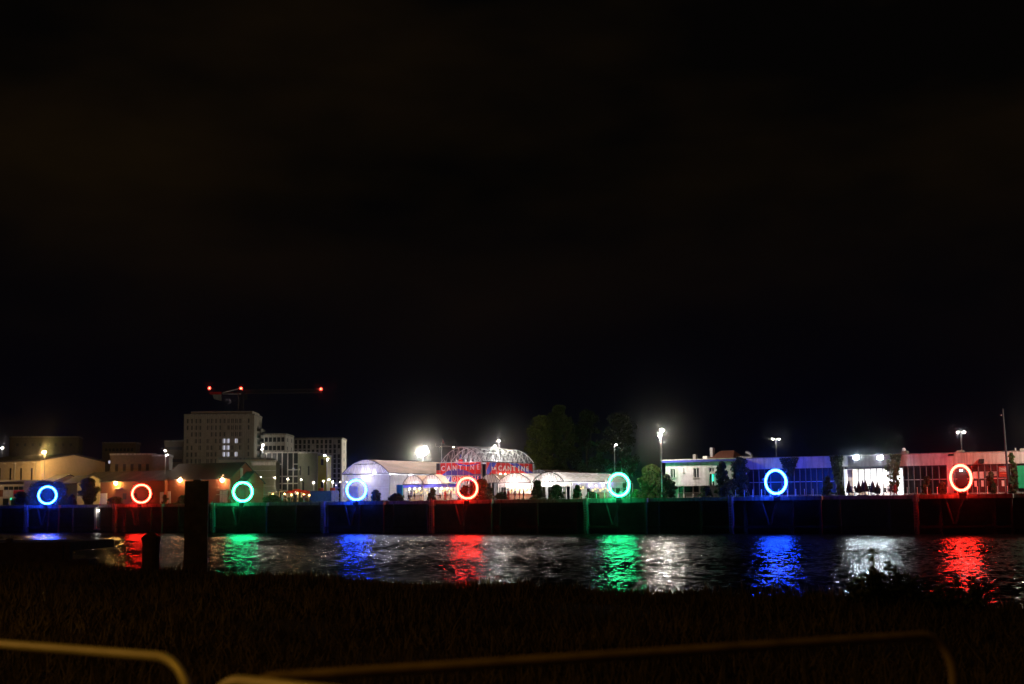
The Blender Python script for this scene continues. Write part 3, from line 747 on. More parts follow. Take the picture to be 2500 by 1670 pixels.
# ------------------------------------------------------------------ arched tents
def arch_profile(wd, ze, za, n=16, k=1.0):
    """x,z points of a gothic arch of width wd from eave ze to apex za"""
    return [(wd * i / n, ze + (za - ze) * (1 - abs(2 * i / n - 1) ** 1.95) ** .93) for i in range(n + 1)]
def tunnel(name, label, pxl, pxr, yeave, yapex, v, depth, bays, skin='film', wallmat_=None, gable='film', legs=True, truss=True, lights=(), lp=600, lc=(1, .93, .9), group=None, roofskin='filmroof', front_wall_z=None, tr=.045):
    u0, u1 = U(pxl, v), U(pxr, v); pc = (pxl + pxr) / 2; wd = u1 - u0
    ze, za = Z(pc, yeave, v) - G, Z(pc, yapex, v) - G
    o = thing(name, label, 'tent', u0, v, G, group=group)
    pr = arch_profile(wd, ze, za)
    n = len(pr)
    # frames
    for b in range(bays + 1):
        y = depth * b / bays
        m = MB(); m.path([(x, y, z) for x, z in pr], tr, 5)
        m.tube((0, y, ze), (wd, y, ze), tr * .9, 5)
        if truss:
            lo = [(wd * i / 8, ze) for i in range(9)]
            up = [pr[i * 2 + 1] for i in range(8)]
            for i in range(8):
                m.tube((lo[i][0], y, lo[i][1]), (up[i][0], y, up[i][1]), tr * .75, 4); m.tube((lo[i + 1][0], y, lo[i + 1][1]), (up[i][0], y, up[i][1]), tr * .75, 4)
        m.build('arch_frame', M['truss'], o)
        if b == 0: MB().path([(x, -.08, z + .05) for x, z in pr], tr * 1.3, 5).tube((0, -.08, ze - .05), (wd, -.08, ze - .05), tr * 1.2, 5).build('front_rim', M['dark'], o) if roofskin else None
        if legs:
            for x in (0, wd): MB().tube((x, y, 0), (x, y, ze), tr * 1.1, 6).build('leg', M['galv'], o)
    m = MB()
    for i in range(0, n, 2): m.tube((pr[i][0], 0, pr[i][1] + .03), (pr[i][0], depth, pr[i][1] + .03), tr * .7, 4)
    m.build('purlins', M['galv'], o)
    for x in (-.06, wd + .06): MB().tube((x, 0, ze), (x, depth, ze), tr * 1.4, 5).build('eave_rail', M['dark'], o)
    if roofskin:
        m = MB(); nb = bays * 2
        for j in range(nb + 1):
            for i in range(n): m.v.append((pr[i][0], depth * j / nb, pr[i][1] + .08 + (0.0 if j % 2 == 0 else -.03)))
        for j in range(nb):
            for i in range(n - 1): m.f.append((j * n + i, j * n + i + 1, (j + 1) * n + i + 1, (j + 1) * n + i))
        m.build('roof_cover', M[roofskin], o, True)
    if gable:
        m = MB(); m.sheet([(x, .06, z - .02) for x, z in pr]); m.build('gable_cover', M[gable], o)
    for (fx, fy, fz) in lights:
        hd = MB().box(fx * wd - .5, fx * wd + .5, fy * depth - .07, fy * depth + .07, ze * fz - .06, ze * fz).build('ceiling_lamp', M['e_lav'], o)
        lamp(hd, (fx * wd, fy * depth, ze * fz - .25), lp, lc, .25)
    return o, wd, ze, za, u0
# tall left tent
o, wd, ze, za, uo = tunnel('arched_tent', 'tall arched tent with a white gable behind the blue ring', 836, 950, 1156.5, 1123, 8, 27, 9, lights=((.5, .08, 1.05), (.5, .3, 1.05), (.5, .55, 1.05), (.5, .8, 1.05)), lp=2300, lc=(.95, .94, 1), tr=.055)
MB().cloth(.9, wd - .2, .3, .3, .2, ze - .15).build('front_wall', M['film'], o)
MB().cloth(wd - .05, wd - .05, .5, 27, .2, ze - .1).build('side_wall', M['film'], o)
MB().cloth(.04, .04, .5, 27, .2, ze - .1).build('side_wall', M['film'], o)
MB().cloth(0, wd, 26.9, 26.9, .2, ze - .1).build('back_wall', M['banner'], o)
MB().box(1.4, 3.6, .2, .27, .2, Z(870, 1186, 8) - G).build('door_panel', M['banner'], o)
m = MB().sheet([(wd * .22, -.03, ze + (za - ze) * .73), (wd * .78, -.03, ze + (za - ze) * .73), (wd * .7, -.03, ze + (za - ze) * .66), (wd * .3, -.03, ze + (za - ze) * .66)]); m.build('vent_flap', M['dark'], o)
m = MB()
for k in range(7): m.tube((wd * k / 6, .25, 0), (wd * k / 6, .25, ze), .03, 5)
m.tube((0, .25, 2.6), (wd, .25, 2.6), .03, 5); m.build('front_rails', M['galv'], o)
m = MB()
for k in range(9):
    y = 1 + k * 3; m.tube((wd, y, ze), (wd + 1.3, y + .5, 0), .035, 5)
m.build('stays', M['galv'], o)
# low tents between the tall one and the signs
for k, (a, b, ya, lab) in enumerate(((984, 1034, 1161, 'left small arched tent above the blue banner'), (1030, 1080, 1159, 'right small arched tent above the blue banner'))):
    tunnel('small_arched_tent', lab, a, b, 1181, ya, 6.5, 6 if k == 0 else 2.6, 3 if k == 0 else 2, lights=((.5, .2, 1.1), (.5, .7, 1.1)), lp=700, lc=(1, .90, .78), group='small arched tents above the blue banner', tr=.035)
u0 = U(984, 6.2)
o = thing('blue_banner', 'long blue banner stretched under the small tents', 'banner', u0, 6.2, G)
b1 = U(1118, 6.2) - u0; zb0, zb1 = Z(1040, 1190, 6.2) - G, Z(1040, 1183, 6.2) - G
MB().cloth(0, b1, 0, 0, zb0, zb1).build('cloth', M['bannerb'], o)
m = MB()
for k in range(12): m.tube((b1 * k / 11, .08, 0), (b1 * k / 11, .08, zb1 + .1), .035, 5)
m.tube((0, .08, zb1 + .02), (b1, .08, zb1 + .02), .03, 5); m.build('posts', M['dark'], o)
# warm lit terrace behind
def terrace(px0, px1, v, label, power, col, wallm='banner', n=3, hgt=2.4, em='e_small'):
    u0, u1 = U(px0, v), U(px1, v); w_ = u1 - u0
    o = thing('terrace_bar', label, 'bar', u0, v, G)
    MB().box(0, w_, 3.0, 3.1, 0, hgt).build('back_wall', M[wallm], o)
    MB().box(.3, w_ - .3, 1.4, 1.9, 0, 1.05).box(.25, w_ - .25, 1.3, 2.0, 1.05, 1.11).build('counter', mat('counter_wood', (.45, .3, .2)), o)
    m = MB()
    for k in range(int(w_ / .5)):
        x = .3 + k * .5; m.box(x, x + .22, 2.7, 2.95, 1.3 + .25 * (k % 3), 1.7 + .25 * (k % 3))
    m.build('bottles', M['e_glow'], o)  # bottles given their own glow in place of bar light
    for k in range(n):
        x = w_ * (k + .5) / n
        b_ = MB().sphere((x, 1.0, hgt - .1), .13, 8, 6).build('hanging_bulb', M[em], o); lamp(b_, (x, .9, hgt - .35), power, col, .1)
    return o
terrace(986, 1024, 7.5, 'brightly lit cream bar behind the blue banner', 140, (1, .80, .55))
terrace(1050, 1092, 7.5, 'warm lit bar behind the red chairs and ladders', 150, (1, .82, .6))
terrace(1222, 1296, 8.5, 'crowded white and amber bar under the white banner', 150, (1, .80, .55), n=4)
terrace(1388, 1412, 9, 'narrow bar with red crates under the tent end', 90, (1, .8, .6), n=1)
terrace(1424, 1474, 10, 'dim violet bar beside the green ring', 40, (.5, .5, 1), n=3)
# teal curtain
o = thing('teal_curtain', 'teal curtain hanging at the corner of the tall tent', 'curtain', U(968, 7), 7, G)
w_ = U(983, 7) - U(968, 7); m = MB(); n = 12; zt_ = Z(975, 1184, 7) - G
for i in range(n + 1): m.v += [(w_ * i / n, .07 * math.sin(i * 2.2), .1), (w_ * i / n, .05 * math.sin(i * 2.2), zt_)]
for i in range(n): m.f.append((2 * i, 2 * i + 2, 2 * i + 3, 2 * i + 1))
m.build('cloth', M['teal'], o); MB().tube((-.1, 0, zt_ + .03), (w_ + .1, 0, zt_ + .03), .03, 5).build('rail', M['galv'], o)

# central steel vault with the signs
VS = 10.0
o, wd, ze, za, uo = tunnel('steel_vault', 'open arched steel roof frame rising over the red and blue signs', 1077, 1177, 1128, 1092, VS, 19, 6, roofskin=None, gable=None, tr=.06)
m = MB()
m.tube((-1.2, 0, za + .35), (wd * .5, 9, za + .3), .06, 5); m.tube((-1.2, 0, za + .35), (-1.2, 0, za + .9), .05, 5); m.tube((wd * .5, 9, za + .3), (wd * .5, 19, za + .05), .06, 5)
m.tube((-.4, 0, za + .3), (-.2, 0, za - .9), .03, 4)
m.build('ridge_mast', M['galv'], o)
for k in range(4): lamp(o, (wd * .5, 2 + k * 5, ze + .1), 420, (.85, .92, 1), .3)
zs0, zs1 = Z(1127, 1160, VS) - G, Z(1127, 1129.5, VS) - G
def swoosh(wd_, z0, z1, kind):
    """blue wave across a red board, drawn as a filled band"""
    n = 24; h = z1 - z0; lo = []; up = []
    for i in range(n + 1):
        t = i / n
        if kind == 'hill': a, b = z0, z0 + h * (.05 + .52 * math.sin(min(1, max(0, (t - .05) / .75)) * math.pi) ** .8 * (1 - .3 * t))
        elif kind == 'top': a, b = z1 - h * (.02 + .30 * math.sin(math.pi * min(1, max(0, (t - .35) / .65)))), z1 - h * .02 - h * .17 * math.sin(math.pi * min(1, max(0, (t - .4) / .6)))
        elif kind == 'left': a = z0 + h * max(0, (t - .12) * 2.6); b = z0 + h * min(1, .25 + t * 4.2)
        else: a, b = z0 + h * (.98 - 1.05 * max(0, t)), z0 + h * (1.35 - 1.05 * t)
        a, b = max(z0, min(z1, a)), max(z0, min(z1, b))
        if b - a > .01: lo.append((wd_ * t, a)); up.append((wd_ * t, b))
    return lo + up[::-1]
sb = thing('cantine_sign', 'red and blue sign board reading CANTINE on the vault front', 'sign', uo, VS - .25, G)
m = MB(); pw = wd / 7
for k in range(7): m.box(k * pw + .04, (k + 1) * pw - .04, 0, .06, zs0, zs1)
m.build('board', M['red'], sb)
MB().prism(swoosh(wd, zs0, zs1, 'hill'), -.012, -.003).build('blue_wave', M['blue'], sb)
MB().prism(swoosh(wd, zs0, zs1, 'top'), -.012, -.003).build('blue_wave', M['blue'], sb)
for k, ch_ in enumerate('CANTINE'):
    text_mesh('letter', ch_, 1.3, M['white'], sb, ((k + .5) * pw, -.05, Z(1127, 1143.5 - k * .25, VS) - G), sx=.9)
m = MB()
for k in range(8): m.tube((k * pw, -.1, zs0 - 1.9), (k * pw, -.1, zs1 + .1), .035, 5)
m.tube((0, -.1, zs1 + .12), (wd, -.1, zs1 + .12), .04, 5); m.tube((0, -.1, zs0 - .12), (wd, -.1, zs0 - .12), .03, 5)
m.build('frame', M['galv'], sb)
for k in range(3):
    b_ = MB().box(wd * (.18 + .32 * k) - .12, wd * (.18 + .32 * k) + .12, -1.1, -.9, zs1 + .25, zs1 + .35).build('sign_lamp', M['galv'], sb)
    lamp(b_, (wd * (.18 + .32 * k), -1.0, zs1 + .2), 85, (1, .93, .9), .08)
MB().box(-.95, -.02, .05, .1, zs0 + 1.0, zs1).build('dark_end_panel', M['dark'], sb)
MB().box(-.95, -.02, .05, .1, zs0, zs0 + .997).build('red_end_panel', M['red'], sb)
# LA pyramid on top
lz = Z(1128, 1127, VS) - G; lx = U(1127, VS) - uo; hh = Z(1128, 1107.5, VS) - G - lz
la = MB().prism([(lx - .55, lz), (lx + .55, lz), (lx, lz + hh)], -.02, .05).build('triangle_board', M['blue'], sb)
MB().prism([(lx - .55, lz), (lx + .55, lz), (lx + .42, lz + .42), (lx - .42, lz + .42)], -.032, -.023).build('red_band', M['red'], sb)
text_mesh('letter', 'LA', .62, M['white'], sb, (lx, -.06, lz + .62))
# DU VOYAGE row
vy = thing('voyage_sign', 'row of square letter boards reading DU VOYAGE under the big sign', 'sign', uo, VS - .3, G)
zv0, zv1 = Z(1127, 1175.5, VS) - G, Z(1127, 1162.5, VS) - G
for k, ch_ in enumerate(['DU', 'V', 'O', 'Y', 'A', 'G', 'E']):
    mt = 'blue' if k in (0, 1, 5, 6) else 'red'
    bd = MB().box((k + .5) * pw - .5, (k + .5) * pw + .5, 0, .05, zv0, zv1).build('letter_board', M[mt], vy)
    text_mesh('letter', ch_, .62 if len(ch_) > 1 else 1.0, M['white'], bd, ((k + .5) * pw, -.04, (zv0 + zv1) / 2), sx=.85)
m = MB()
for k in range(8): m.box(k * pw - .09, k * pw + .09, 0, .04, zv0, zv1)
m.build('spacer_strip', M['white'], vy)
for k in range(3): lamp(vy, (wd * (.15 + .33 * k), -1.4, zv0 - .3), 110, (1, .94, .92), .1)  # bare lights added below the row to brighten the boards
# LA CANTINE on the vault side
sv = thing('side_cantine_sign', 'red and blue sign board reading LA CANTINE along the vault side', 'sign', uo + wd + .15, VS + 1.2, G, R(90))
Ls = 17.0; pw2 = Ls / 10
m = MB()
for k in range(10): m.box(k * pw2 + .04, (k + 1) * pw2 - .04, 0, .06, zs0 + .05, zs1)
m.build('board', M['red'], sv)
MB().prism(swoosh(Ls * .45, zs0 + .05, zs1, 'left'), -.012, -.003).build('blue_wave', M['blue'], sv)
poly = [(x + Ls * .48, z) for x, z in swoosh(Ls * .52, zs0 + .05, zs1, 'right')]
MB().prism(poly, -.012, -.003).build('blue_wave', M['blue'], sv)
text_mesh('letter', 'LA', .8, M['white'], sv, (pw2 * 1.6, -.05, (zs0 + zs1) / 2), sx=1.7)
for k, ch_ in enumerate('CANTINE'):
    text_mesh('letter', ch_, 1.3, M['white'], sv, ((k + 2.9) * pw2 * .99, -.05, (zs0 + zs1) / 2 + .1), sx=1.5)
m = MB()
for k in range(11): m.tube((k * pw2, -.1, 0), (k * pw2, -.1, zs1 + .1), .04, 5)
m.build('frame', M['galv'], sv)
for k in range(7): MB().box((k + 2.6) * pw2, (k + 2.6) * pw2 + .2, -.4, -.2, zs0 - .1, zs0 + .3).build('sign_lamp', M['e_small'], sv)
for k in range(4): lamp(sv, (Ls * (.12 + .25 * k), -1.6, zs0 - .2), 110, (1, .9, .86), .1)
# flag on pale mast
u, z = P(1080, 1076, 20); o = thing('small_flag', 'small dull red flag on the pale mast over the vault', 'flag', u, 20, z)
m = MB(); m.v = [(0, 0, -.5), (.45, .08, -.55), (.4, -.05, -.1), (0, 0, .45), (.15, .02, .1)]; m.f = [(0, 1, 2, 4, 3)]; m.build('cloth', mat('flag_cloth', (.4, .12, .12)), o)

# tents to the right of the signs
o, wd, ze, za, uo = tunnel('arched_tent', 'low arched tent with bright trusses right of the signs', 1217, 1298, 1178, 1155.5, 8.5, 20, 7, lights=((.5, .05, 1.02), (.5, .3, 1.02), (.5, .6, 1.02)), lp=1300, lc=(1, .9, .84), roofskin='filmclear', tr=.06)
bn = thing('white_banner', 'glowing white banner under the low tent right of the signs', 'banner', uo, 8.3, G)
zb0, zb1 = Z(1260, 1189, 8.3) - G, Z(1260, 1179.5, 8.3) - G
MB().cloth(1.6, wd, 0, 0, zb0, zb1).build('cloth', M['banner'], bn); MB().cloth(0, 1.5, 0, 0, zb0, zb1).build('cloth', M['film'], bn)
for x in (0, wd * .5, wd): MB().tube((x, .1, 0), (x, .1, zb1), .04, 5).build('post', M['galv'], bn)
for k in range(3): lamp(bn, (wd * (.3 + .25 * k), 1.3, (zb0 + zb1) / 2), 420, (1, .93, .9), .2)
o, wd, ze, za, uo = tunnel('arched_tent', 'long arched tent with glowing trusses reaching past the green ring', 1301, 1378, 1176, 1153, 8.5, 27, 11, lights=((.5, .05, 1.02), (.5, .22, 1.02), (.5, .4, 1.02), (.5, .6, 1.02), (.5, .8, 1.02)), lp=1300, lc=(1, .88, .82), roofskin='filmclear', tr=.06)
bn = thing('white_banner', 'glowing white banner under the long tent behind the dark shrubs', 'banner', uo, 8.3, G)
zb0, zb1 = Z(1340, 1188, 8.3) - G, Z(1340, 1177.5, 8.3) - G; w2 = U(1396, 8.3) - uo
MB().cloth(0.1, w2, 0, 0, zb0, zb1).build('cloth', M['banner'], bn)
for k in range(4): MB().tube((w2 * k / 3, .1, 0), (w2 * k / 3, .1, zb1), .04, 5).build('post', M['galv'], bn)
for k in range(3): lamp(bn, (w2 * (.2 + .3 * k), 1.3, (zb0 + zb1) / 2), 420, (1, .93, .9), .2)
o, wd, ze, za, uo = tunnel('arched_tent', 'low grey blue tent behind the LA CANTINE sign end', 1282, 1352, 1170, 1147, 40, 14, 4, lights=((.5, .3, 1.0),), lp=120, lc=(.7, .85, 1))
o, wd, ze, za, uo = tunnel('small_arched_tent', 'shaded grey tent between the voyage sign and the lamp post', 1172, 1222, 1178, 1157, 13, 14, 5, lights=((.5, .3, 1.0),), lp=260, lc=(.85, .85, 1))
# blue lit side under the long tent
bs = thing('blue_lit_screen', 'violet lit plastic screen under the long tent beside the green ring', 'screen', U(1398, 12), 12, G)
L_ = U(1520, 12) - U(1398, 12); z0_, z1_ = Z(1450, 1192, 12) - G, Z(1450, 1178, 12) - G
MB().cloth(0, L_, 0, 0, z0_, z1_).build('sheet', M['film'], bs)
for k in range(5): MB().tube((L_ * k / 4, -.06, 0), (L_ * k / 4, -.06, z1_), .035, 5).build('post', M['galv'], bs)
for k in range(4):
    b_ = MB().box(L_ * (.12 + .22 * k) - .4, L_ * (.12 + .22 * k) + .4, .3, .38, z1_ - .2, z1_ - .12).build('tube_lamp', M['e_bluew'], bs); lamp(b_, (L_ * (.12 + .22 * k), .6, (z0_ + z1_) / 2), 110, (.45, .45, 1), .2)
# folding ladders and chairs by the red ring
for k, (px, lab) in enumerate(((1030, 'left tall wooden step ladder beside the dark shrub'), (1092, 'right tall wooden step ladder beside the red ring'))):
    u = U(px, 4.5); o = thing('step_ladder', lab, 'ladder', u, 4.5, G, group='step ladders on the terrace')
    h_ = Z(px, 1183, 4.5) - G; m = MB(); m.path([(-.6, 0, 0), (-.05, 0, h_)], .045, 5); m.path([(-.6, .45, 0), (-.05, .45, h_)], .045, 5); m.build('stile', M['dark'], o)
    m = MB()
    for s_ in range(7): t = .1 + s_ * .12; x = -.6 + .55 * t; m.box(x - .12, x + .12, 0, .45, h_ * t - .02, h_ * t + .02)
    m.build('steps', M['wood'], o); m = MB(); m.path([(.7, 0, 0), (.02, 0, h_)], .04, 5); m.path([(.7, .45, 0), (.02, .45, h_)], .04, 5); m.build('rear_leg', M['galv'], o)
# ------------------------------------------------------------------ buildings at left
def block(name, label, cat, px0, px1, ytop, v, depth, wallm, rot=0.0, ybase=None, floors=(), cols=(), wsz=(.5, .8), side=None, roofm='concrete', z0=G, arch=False, wmat='glass', lit=()):
    """flat roofed block; floors = list of y px, cols = list of x px of the windows"""
    u0, u1 = U(px0, v, 1150), U(px1, v, 1150); wd = u1 - u0; h = Z((px0 + px1) / 2, ytop, v) - z0
    o = thing(name, label, cat, u0, v, z0, rot)
    MB().box(0, wd, 0, depth, 0, h).build('wall', M[wallm], o)
    MB().box(-.15, wd + .15, -.15, depth + .15, h + .003, h + .35).build('roof', M[roofm], o)
    for i, fy in enumerate(floors):
        for j, cx in enumerate(cols):
            x, z = P(cx, fy, v); x -= u0; z -= z0
            if z < 1 or x < .3 or x > wd - .3: continue
            a, b = wsz
            MB().box(x - a, x + a, -.05, -.004, z - b, z + b).build('window', M['e_win'] if (i, j) in lit else M[wmat], o)
    if side:
        ncol, nrow, a, b = side
        for i in range(ncol):
            for j in range(nrow):
                y = depth * (i + .5) / ncol; z = h * (j + .6) / (nrow + .3)
                MB().box(wd + .004, wd + .05, y - a, y + a, z - b, z + b).build('side_window', M[wmat], o)
    return o, wd, h
# tower
VT = 95.0
rt = R(18)
def at_d(px, py, d):
    r = ray(px, py); r = r / math.hypot(r.x, r.y); return Vector((0, 0, H)) + r * (d)
def far_block(name, label, cat, px0, px1, ytop, d, depth, face, wallm, rows=0, ncols=0, wsz=(.5, .7), litset=(), side=(0, 0), roof_step=0, mt='glass', y_first=None, y_last=None, skip=lambda i, j: False, parapet=.4, wx_pad=.06, lit_mat='e_win'):
    """block facing the viewer, turned by face radians; front left corner at px0, front right corner at px1"""
    pc = (px0 + px1) / 2; c = at_d(pc, 1200, d); vx = math.atan2(c.x, c.y)
    rot = -vx - face * .5
    zt = at_d(pc, ytop, d).z
    ax = Vector((math.cos(rot), math.sin(rot), 0))
    def on_front(px):
        r = ray(px, 1180); det = r.x * (-ax.y) - r.y * (-ax.x)
        t = (c.x * (-ax.y) - c.y * (-ax.x)) / det; return Vector((r.x * t, r.y * t, 0))
    p0, p1 = on_front(px0), on_front(px1); wd = (p1 - p0).length
    o = wthing(name, label, cat, p0.x, p0.y, G, rot)
    h = zt - G
    MB().box(0, wd, 0, depth, 0, h).build('wall', M[wallm], o)
    MB().box(-.2, wd + .2, -.2, depth + .2, h + .003, h + parapet).build('roof', M['concrete'], o)
    for j in range(rows):
        z = h * (1 - (j + .55) / (rows + .15)) if y_first is None else at_d(pc, y_first + (y_last - y_first) * j / max(1, rows - 1), d).z - G
        for i in range(ncols):
            if skip(i, j): continue
            x = wd * (wx_pad + (1 - 2 * wx_pad) * (i + .5) / ncols)
            fr = MB().box(x - wsz[0], x + wsz[0], -.06, -.004, z - wsz[1], z + wsz[1]).build('window', M[lit_mat] if (i, j) in litset else M[mt], o)
    ncs, nrs = side
    for j in range(nrs):
        z = h * (1 - (j + .55) / (nrs + .15))
        for i in range(ncs):
            y = depth * (i + .5) / ncs
            MB().box(wd + .004, wd + .06, y - wsz[0] * 1.6, y + wsz[0] * 1.6, z - wsz[1] * .8, z + wsz[1] * .8).build('side_window', M[mt], o)
    return o, wd, h, d
tlit = {(7, 5), (7, 6), (7, 7), (8, 5), (8, 7)}
o, wd, h, d = far_block('tower_block', 'large grey ten storey tower with three lit window bands', 'building', 448, 619, 1014, 420, 15, R(20), 'tower', rows=0)
MB().box(1.5, wd - .8, 1.5, 15.5, h + .4, h + 1.3).build('penthouse', M['tower'], o)
RW = 13.3
for j in range(9):
    z = h * (1 - (j + .85) / RW)
    for i in range(16):
        lit_ = (i in (9, 10) and j in (3, 4, 5)) or (i == 12 and j in (3, 5))
        if not lit_ and ((i * 7 + j * 3) % 5 == 1 and j > 0 or i in (4, 14)): continue
        x = wd * (.05 + .058 * i)
        MB().box(x - .36, x + .36, -.07, -.004, z - .62, z + .62).build('window', M['e_win'] if lit_ else M['towerglass'], o)
m = MB()
for i in range(33): x = wd * i / 32; m.box(x - .07, x + .07, -.22, -.075, 0, h - .2)
m.build('vertical_fins', M['tower'], o)
m = MB()
for j in range(1, 13): z = h * j / RW; m.box(-.02, wd + .02, -.14, -.072, z - .1, z + .1)
m.build('floor_bands', M['tower'], o)
for j in range(1, 10):
    z = h * (1 - (j + .9) / RW)
    MB().box(wd + .004, wd + 1.1, 6, 15, z - .7, z - .58).box(wd + 1.0, wd + 1.1, 6, 15, z - .58, z + .1).build('balcony', M['concrete'], o)
    MB().box(wd + .003, wd + .05, 6.5, 14.5, z - .5, z + .8).build('side_window', M['towerglass'], o)
# hall in front of the tower
far_block('flat_hall', 'low cream hall with a flat roof in front of the tower', 'building', 534, 648, 1122, 355, 12, R(24), 'cream', rows=0)
far_block('cream_apartment_block', 'cream apartment block with balconies right of the tower', 'building', 643, 696, 1062, 400, 14, R(20), 'pale', rows=8, ncols=5, wsz=(.42, .62), side=(2, 8), wx_pad=.02)
far_block('long_apartment_block', 'long cream apartment block with small dark windows', 'building', 694, 834, 1072, 440, 14, R(14), 'pale', rows=13, ncols=13, wsz=(.36, .6), side=(1, 8), wx_pad=.01, skip=lambda i, j: (i * 5 + j * 3) % 11 == 0)
o, wd, h, d = far_block('glazed_office', 'dark glazed office building with a pale grid of mullions', 'building', 650, 740, 1105, 370, 12, R(10), 'black', rows=0)
m = MB()
for x in (0, .15, .29, .43, .58, .73, .87, 1.0): m.box(wd * x - .13, wd * x + .13, -.35, -.1, 0, h)
for z, a, b in ((1, 0, 1), (.77, 0, .43), (.77, .73, 1), (.66, .58, 1), (.53, 0, 1), (.39, 0, 1), (.27, 0, .43), (.27, .73, 1)): m.box(wd * a, wd * b, -.34, -.11, h * z - .14, h * z + .14)
m.build('pale_grid', M['pale'], o)
MB().box(.2, wd - .2, -.09, -.01, .3, h - .2).build('glazing', M['glass'], o)
MB().box(wd * .22, wd * .3, -.13, -.095, h * .30, h * .37).build('lit_window', emitter('pink_lit_window', (1, .62, .52), 1.4), o)
MB().box(wd * .76, wd * .81, -.13, -.095, h * .20, h * .27).build('lit_window', emitter('white_lit_window', (.9, .92, 1), 1.6), o)
MB().box(wd * .70, wd * .77, -.13, -.095, h * .64, h * .70).build('lit_window', emitter('dim_blue_window', (.15, .2, .4), .5), o)
# rounded end
c = at_d(748, 1200, 366)
o2 = wthing('rounded_office_wing', 'pale rounded wing with narrow slot windows beside the glazed office', 'building', c.x, c.y + 2.5, G)
m = MB().lathe([(2.5, 0), (2.5, h - .4), (2.4, h - .3)], n=40); m.build('wall', M['slats'], o2, False)
MB().lathe([(2.6, h - .29), (2.6, h)], n=40).build('roof', M['pale'], o2)
for a, z in ((-1.9, .25), (-1.35, .55), (-2.3, .55)):
    x, y = 2.5 * math.cos(a), 2.5 * math.sin(a); MB().box(x - .2, x + .2, y - .2, y + .05, h * z - .1, h * z + 2.2).build('slot_window', M['glass'], o2)
far_block('yellow_building', 'bright yellow rendered building behind the rounded wing', 'building', 757, 798, 1113, 385, 10, R(14), 'yellow', rows=4, ncols=2, wsz=(.35, .8), skip=lambda i, j: (i + j) % 2 == 0)
o, wd, h, d = far_block('slatted_building', 'olive slatted facade building behind the green ring', 'building', 614, 673, 1129, 345, 10, R(12), 'slats', rows=0)
m = MB()
for k in range(24): x = wd * (k + .5) / 24; m.box(x - .05, x + .05, -.2, -.01, 0, h - .1)
m.build('slats', M['slats'], o)
for z in (.22, .42, .62, .8): MB().box(0, wd, -.24, -.203, h * z - .06, h * z + .06).build('floor_band', M['pale'], o)
MB().box(0, wd, -.3, -.203, h - .7, h).build('cornice', M['pale'], o)
for k in range(3): far_block('distant_block', ['faint dark apartment block far left of the tower', 'faint dark block at the far left above the warehouse', 'dim block behind the brick wall lamp'][k], 'building', (248, 20, 400)[k], (330, 190, 446)[k], (1082, 1068, 1078)[k], (520, 520, 480)[k], 12, R(15), 'villa', rows=5, ncols=8, litset={(1, 1)} if k == 0 else ({(6, 2)} if k == 1 else ()), lit_mat='e_win', wsz=(.4, .5))
# crane
c = at_d(588, 990, 520); s_ = FPX / c.y
cr = wthing('tower_crane', 'tower crane with red beacons and a long lattice jib above the tower', 'crane', c.x, c.y, G, R(6))
zj = at_d(588, 961, 520).z - G
def lattice(p0, p1, wdt, hgt, n, r):
    m = MB(); p0, p1 = Vector(p0), Vector(p1); d_ = (p1 - p0)
    if abs(d_.z) > abs(d_.x): a, b = Vector((wdt / 2, 0, 0)), Vector((0, hgt / 2, 0)); cs = [a + b, a - b, -a - b, -a + b]
    else: cs = [Vector((0, wdt / 2, 0)), Vector((0, -wdt / 2, 0)), Vector((0, 0, hgt))]
    for q_ in cs: m.tube(p0 + q_, p1 + q_, r, 4)
    for i in range(n):
        for k in range(len(cs)):
            m.tube(p0 + d_ * (i / n) + cs[k], p0 + d_ * ((i + 1) / n) + cs[(k + 1) % len(cs)], r * .6, 4)
            m.tube(p0 + d_ * (i / n) + cs[k], p0 + d_ * (i / n) + cs[(k + 1) % len(cs)], r * .6, 4)
    return m
crm = mat('crane_paint', (.10, .09, .085), rough=.6, var=.1)
lattice((0, 0, 0), (0, 0, zj), 1.8, 1.8, 24, .1).build('mast', crm, cr)
jl = (782 - 588) / s_; cl_ = (588 - 512) / s_
lattice((1, 0, zj), (jl, 0, zj + .3), 1.4, 1.3, 26, .09).build('jib', crm, cr)
lattice((-1, 0, zj), (-cl_ * .6, 0, zj), 1.4, .3, 5, .14).build('counter_jib', crm, cr)
m = MB(); m.tube((0, 0, zj + 2.0), (-cl_ * .58, 0, zj + .3), .18, 5); m.tube((-cl_ * .58, 0, zj), (0, 0, zj - .1), .18, 5); m.build('stay', M['truss'], cr)
MB().box(-cl_ * .98, -cl_ * .62, -1, 1, zj - .3, zj + .6).build('winch_platform', M['red'], cr)
MB().prism([(-cl_ * .9, zj - .35), (-cl_ * .62, zj - .35), (-cl_ * .62, zj - 2.6), (-cl_ * .85, zj - 2.0)], -.8, .8).build('counterweight', M['concrete'], cr)
MB().tube((0, 0, zj), (0, 0, zj + 1.8), .2, 5).build('mast_head', crm, cr)
MB().box(.9, 2.3, -.9, .9, zj - 2.2, zj - .3).build('cab', M['dark'], cr)
for x, z in ((-cl_, zj + 2.0), (0, zj + 1.9), (jl, zj + 1.6)):
    MB().sphere((x, 0, z), .42, 8, 6).build('beacon', M['e_redl'], cr)
    if x != 0: MB().tube((x, 0, z - 2.0), (x, 0, z), .08, 4).build('beacon_post', crm, cr)
lamp(cr, (-cl_ * .3, -6, zj - 3), 70, (1, .8, .7), .3)

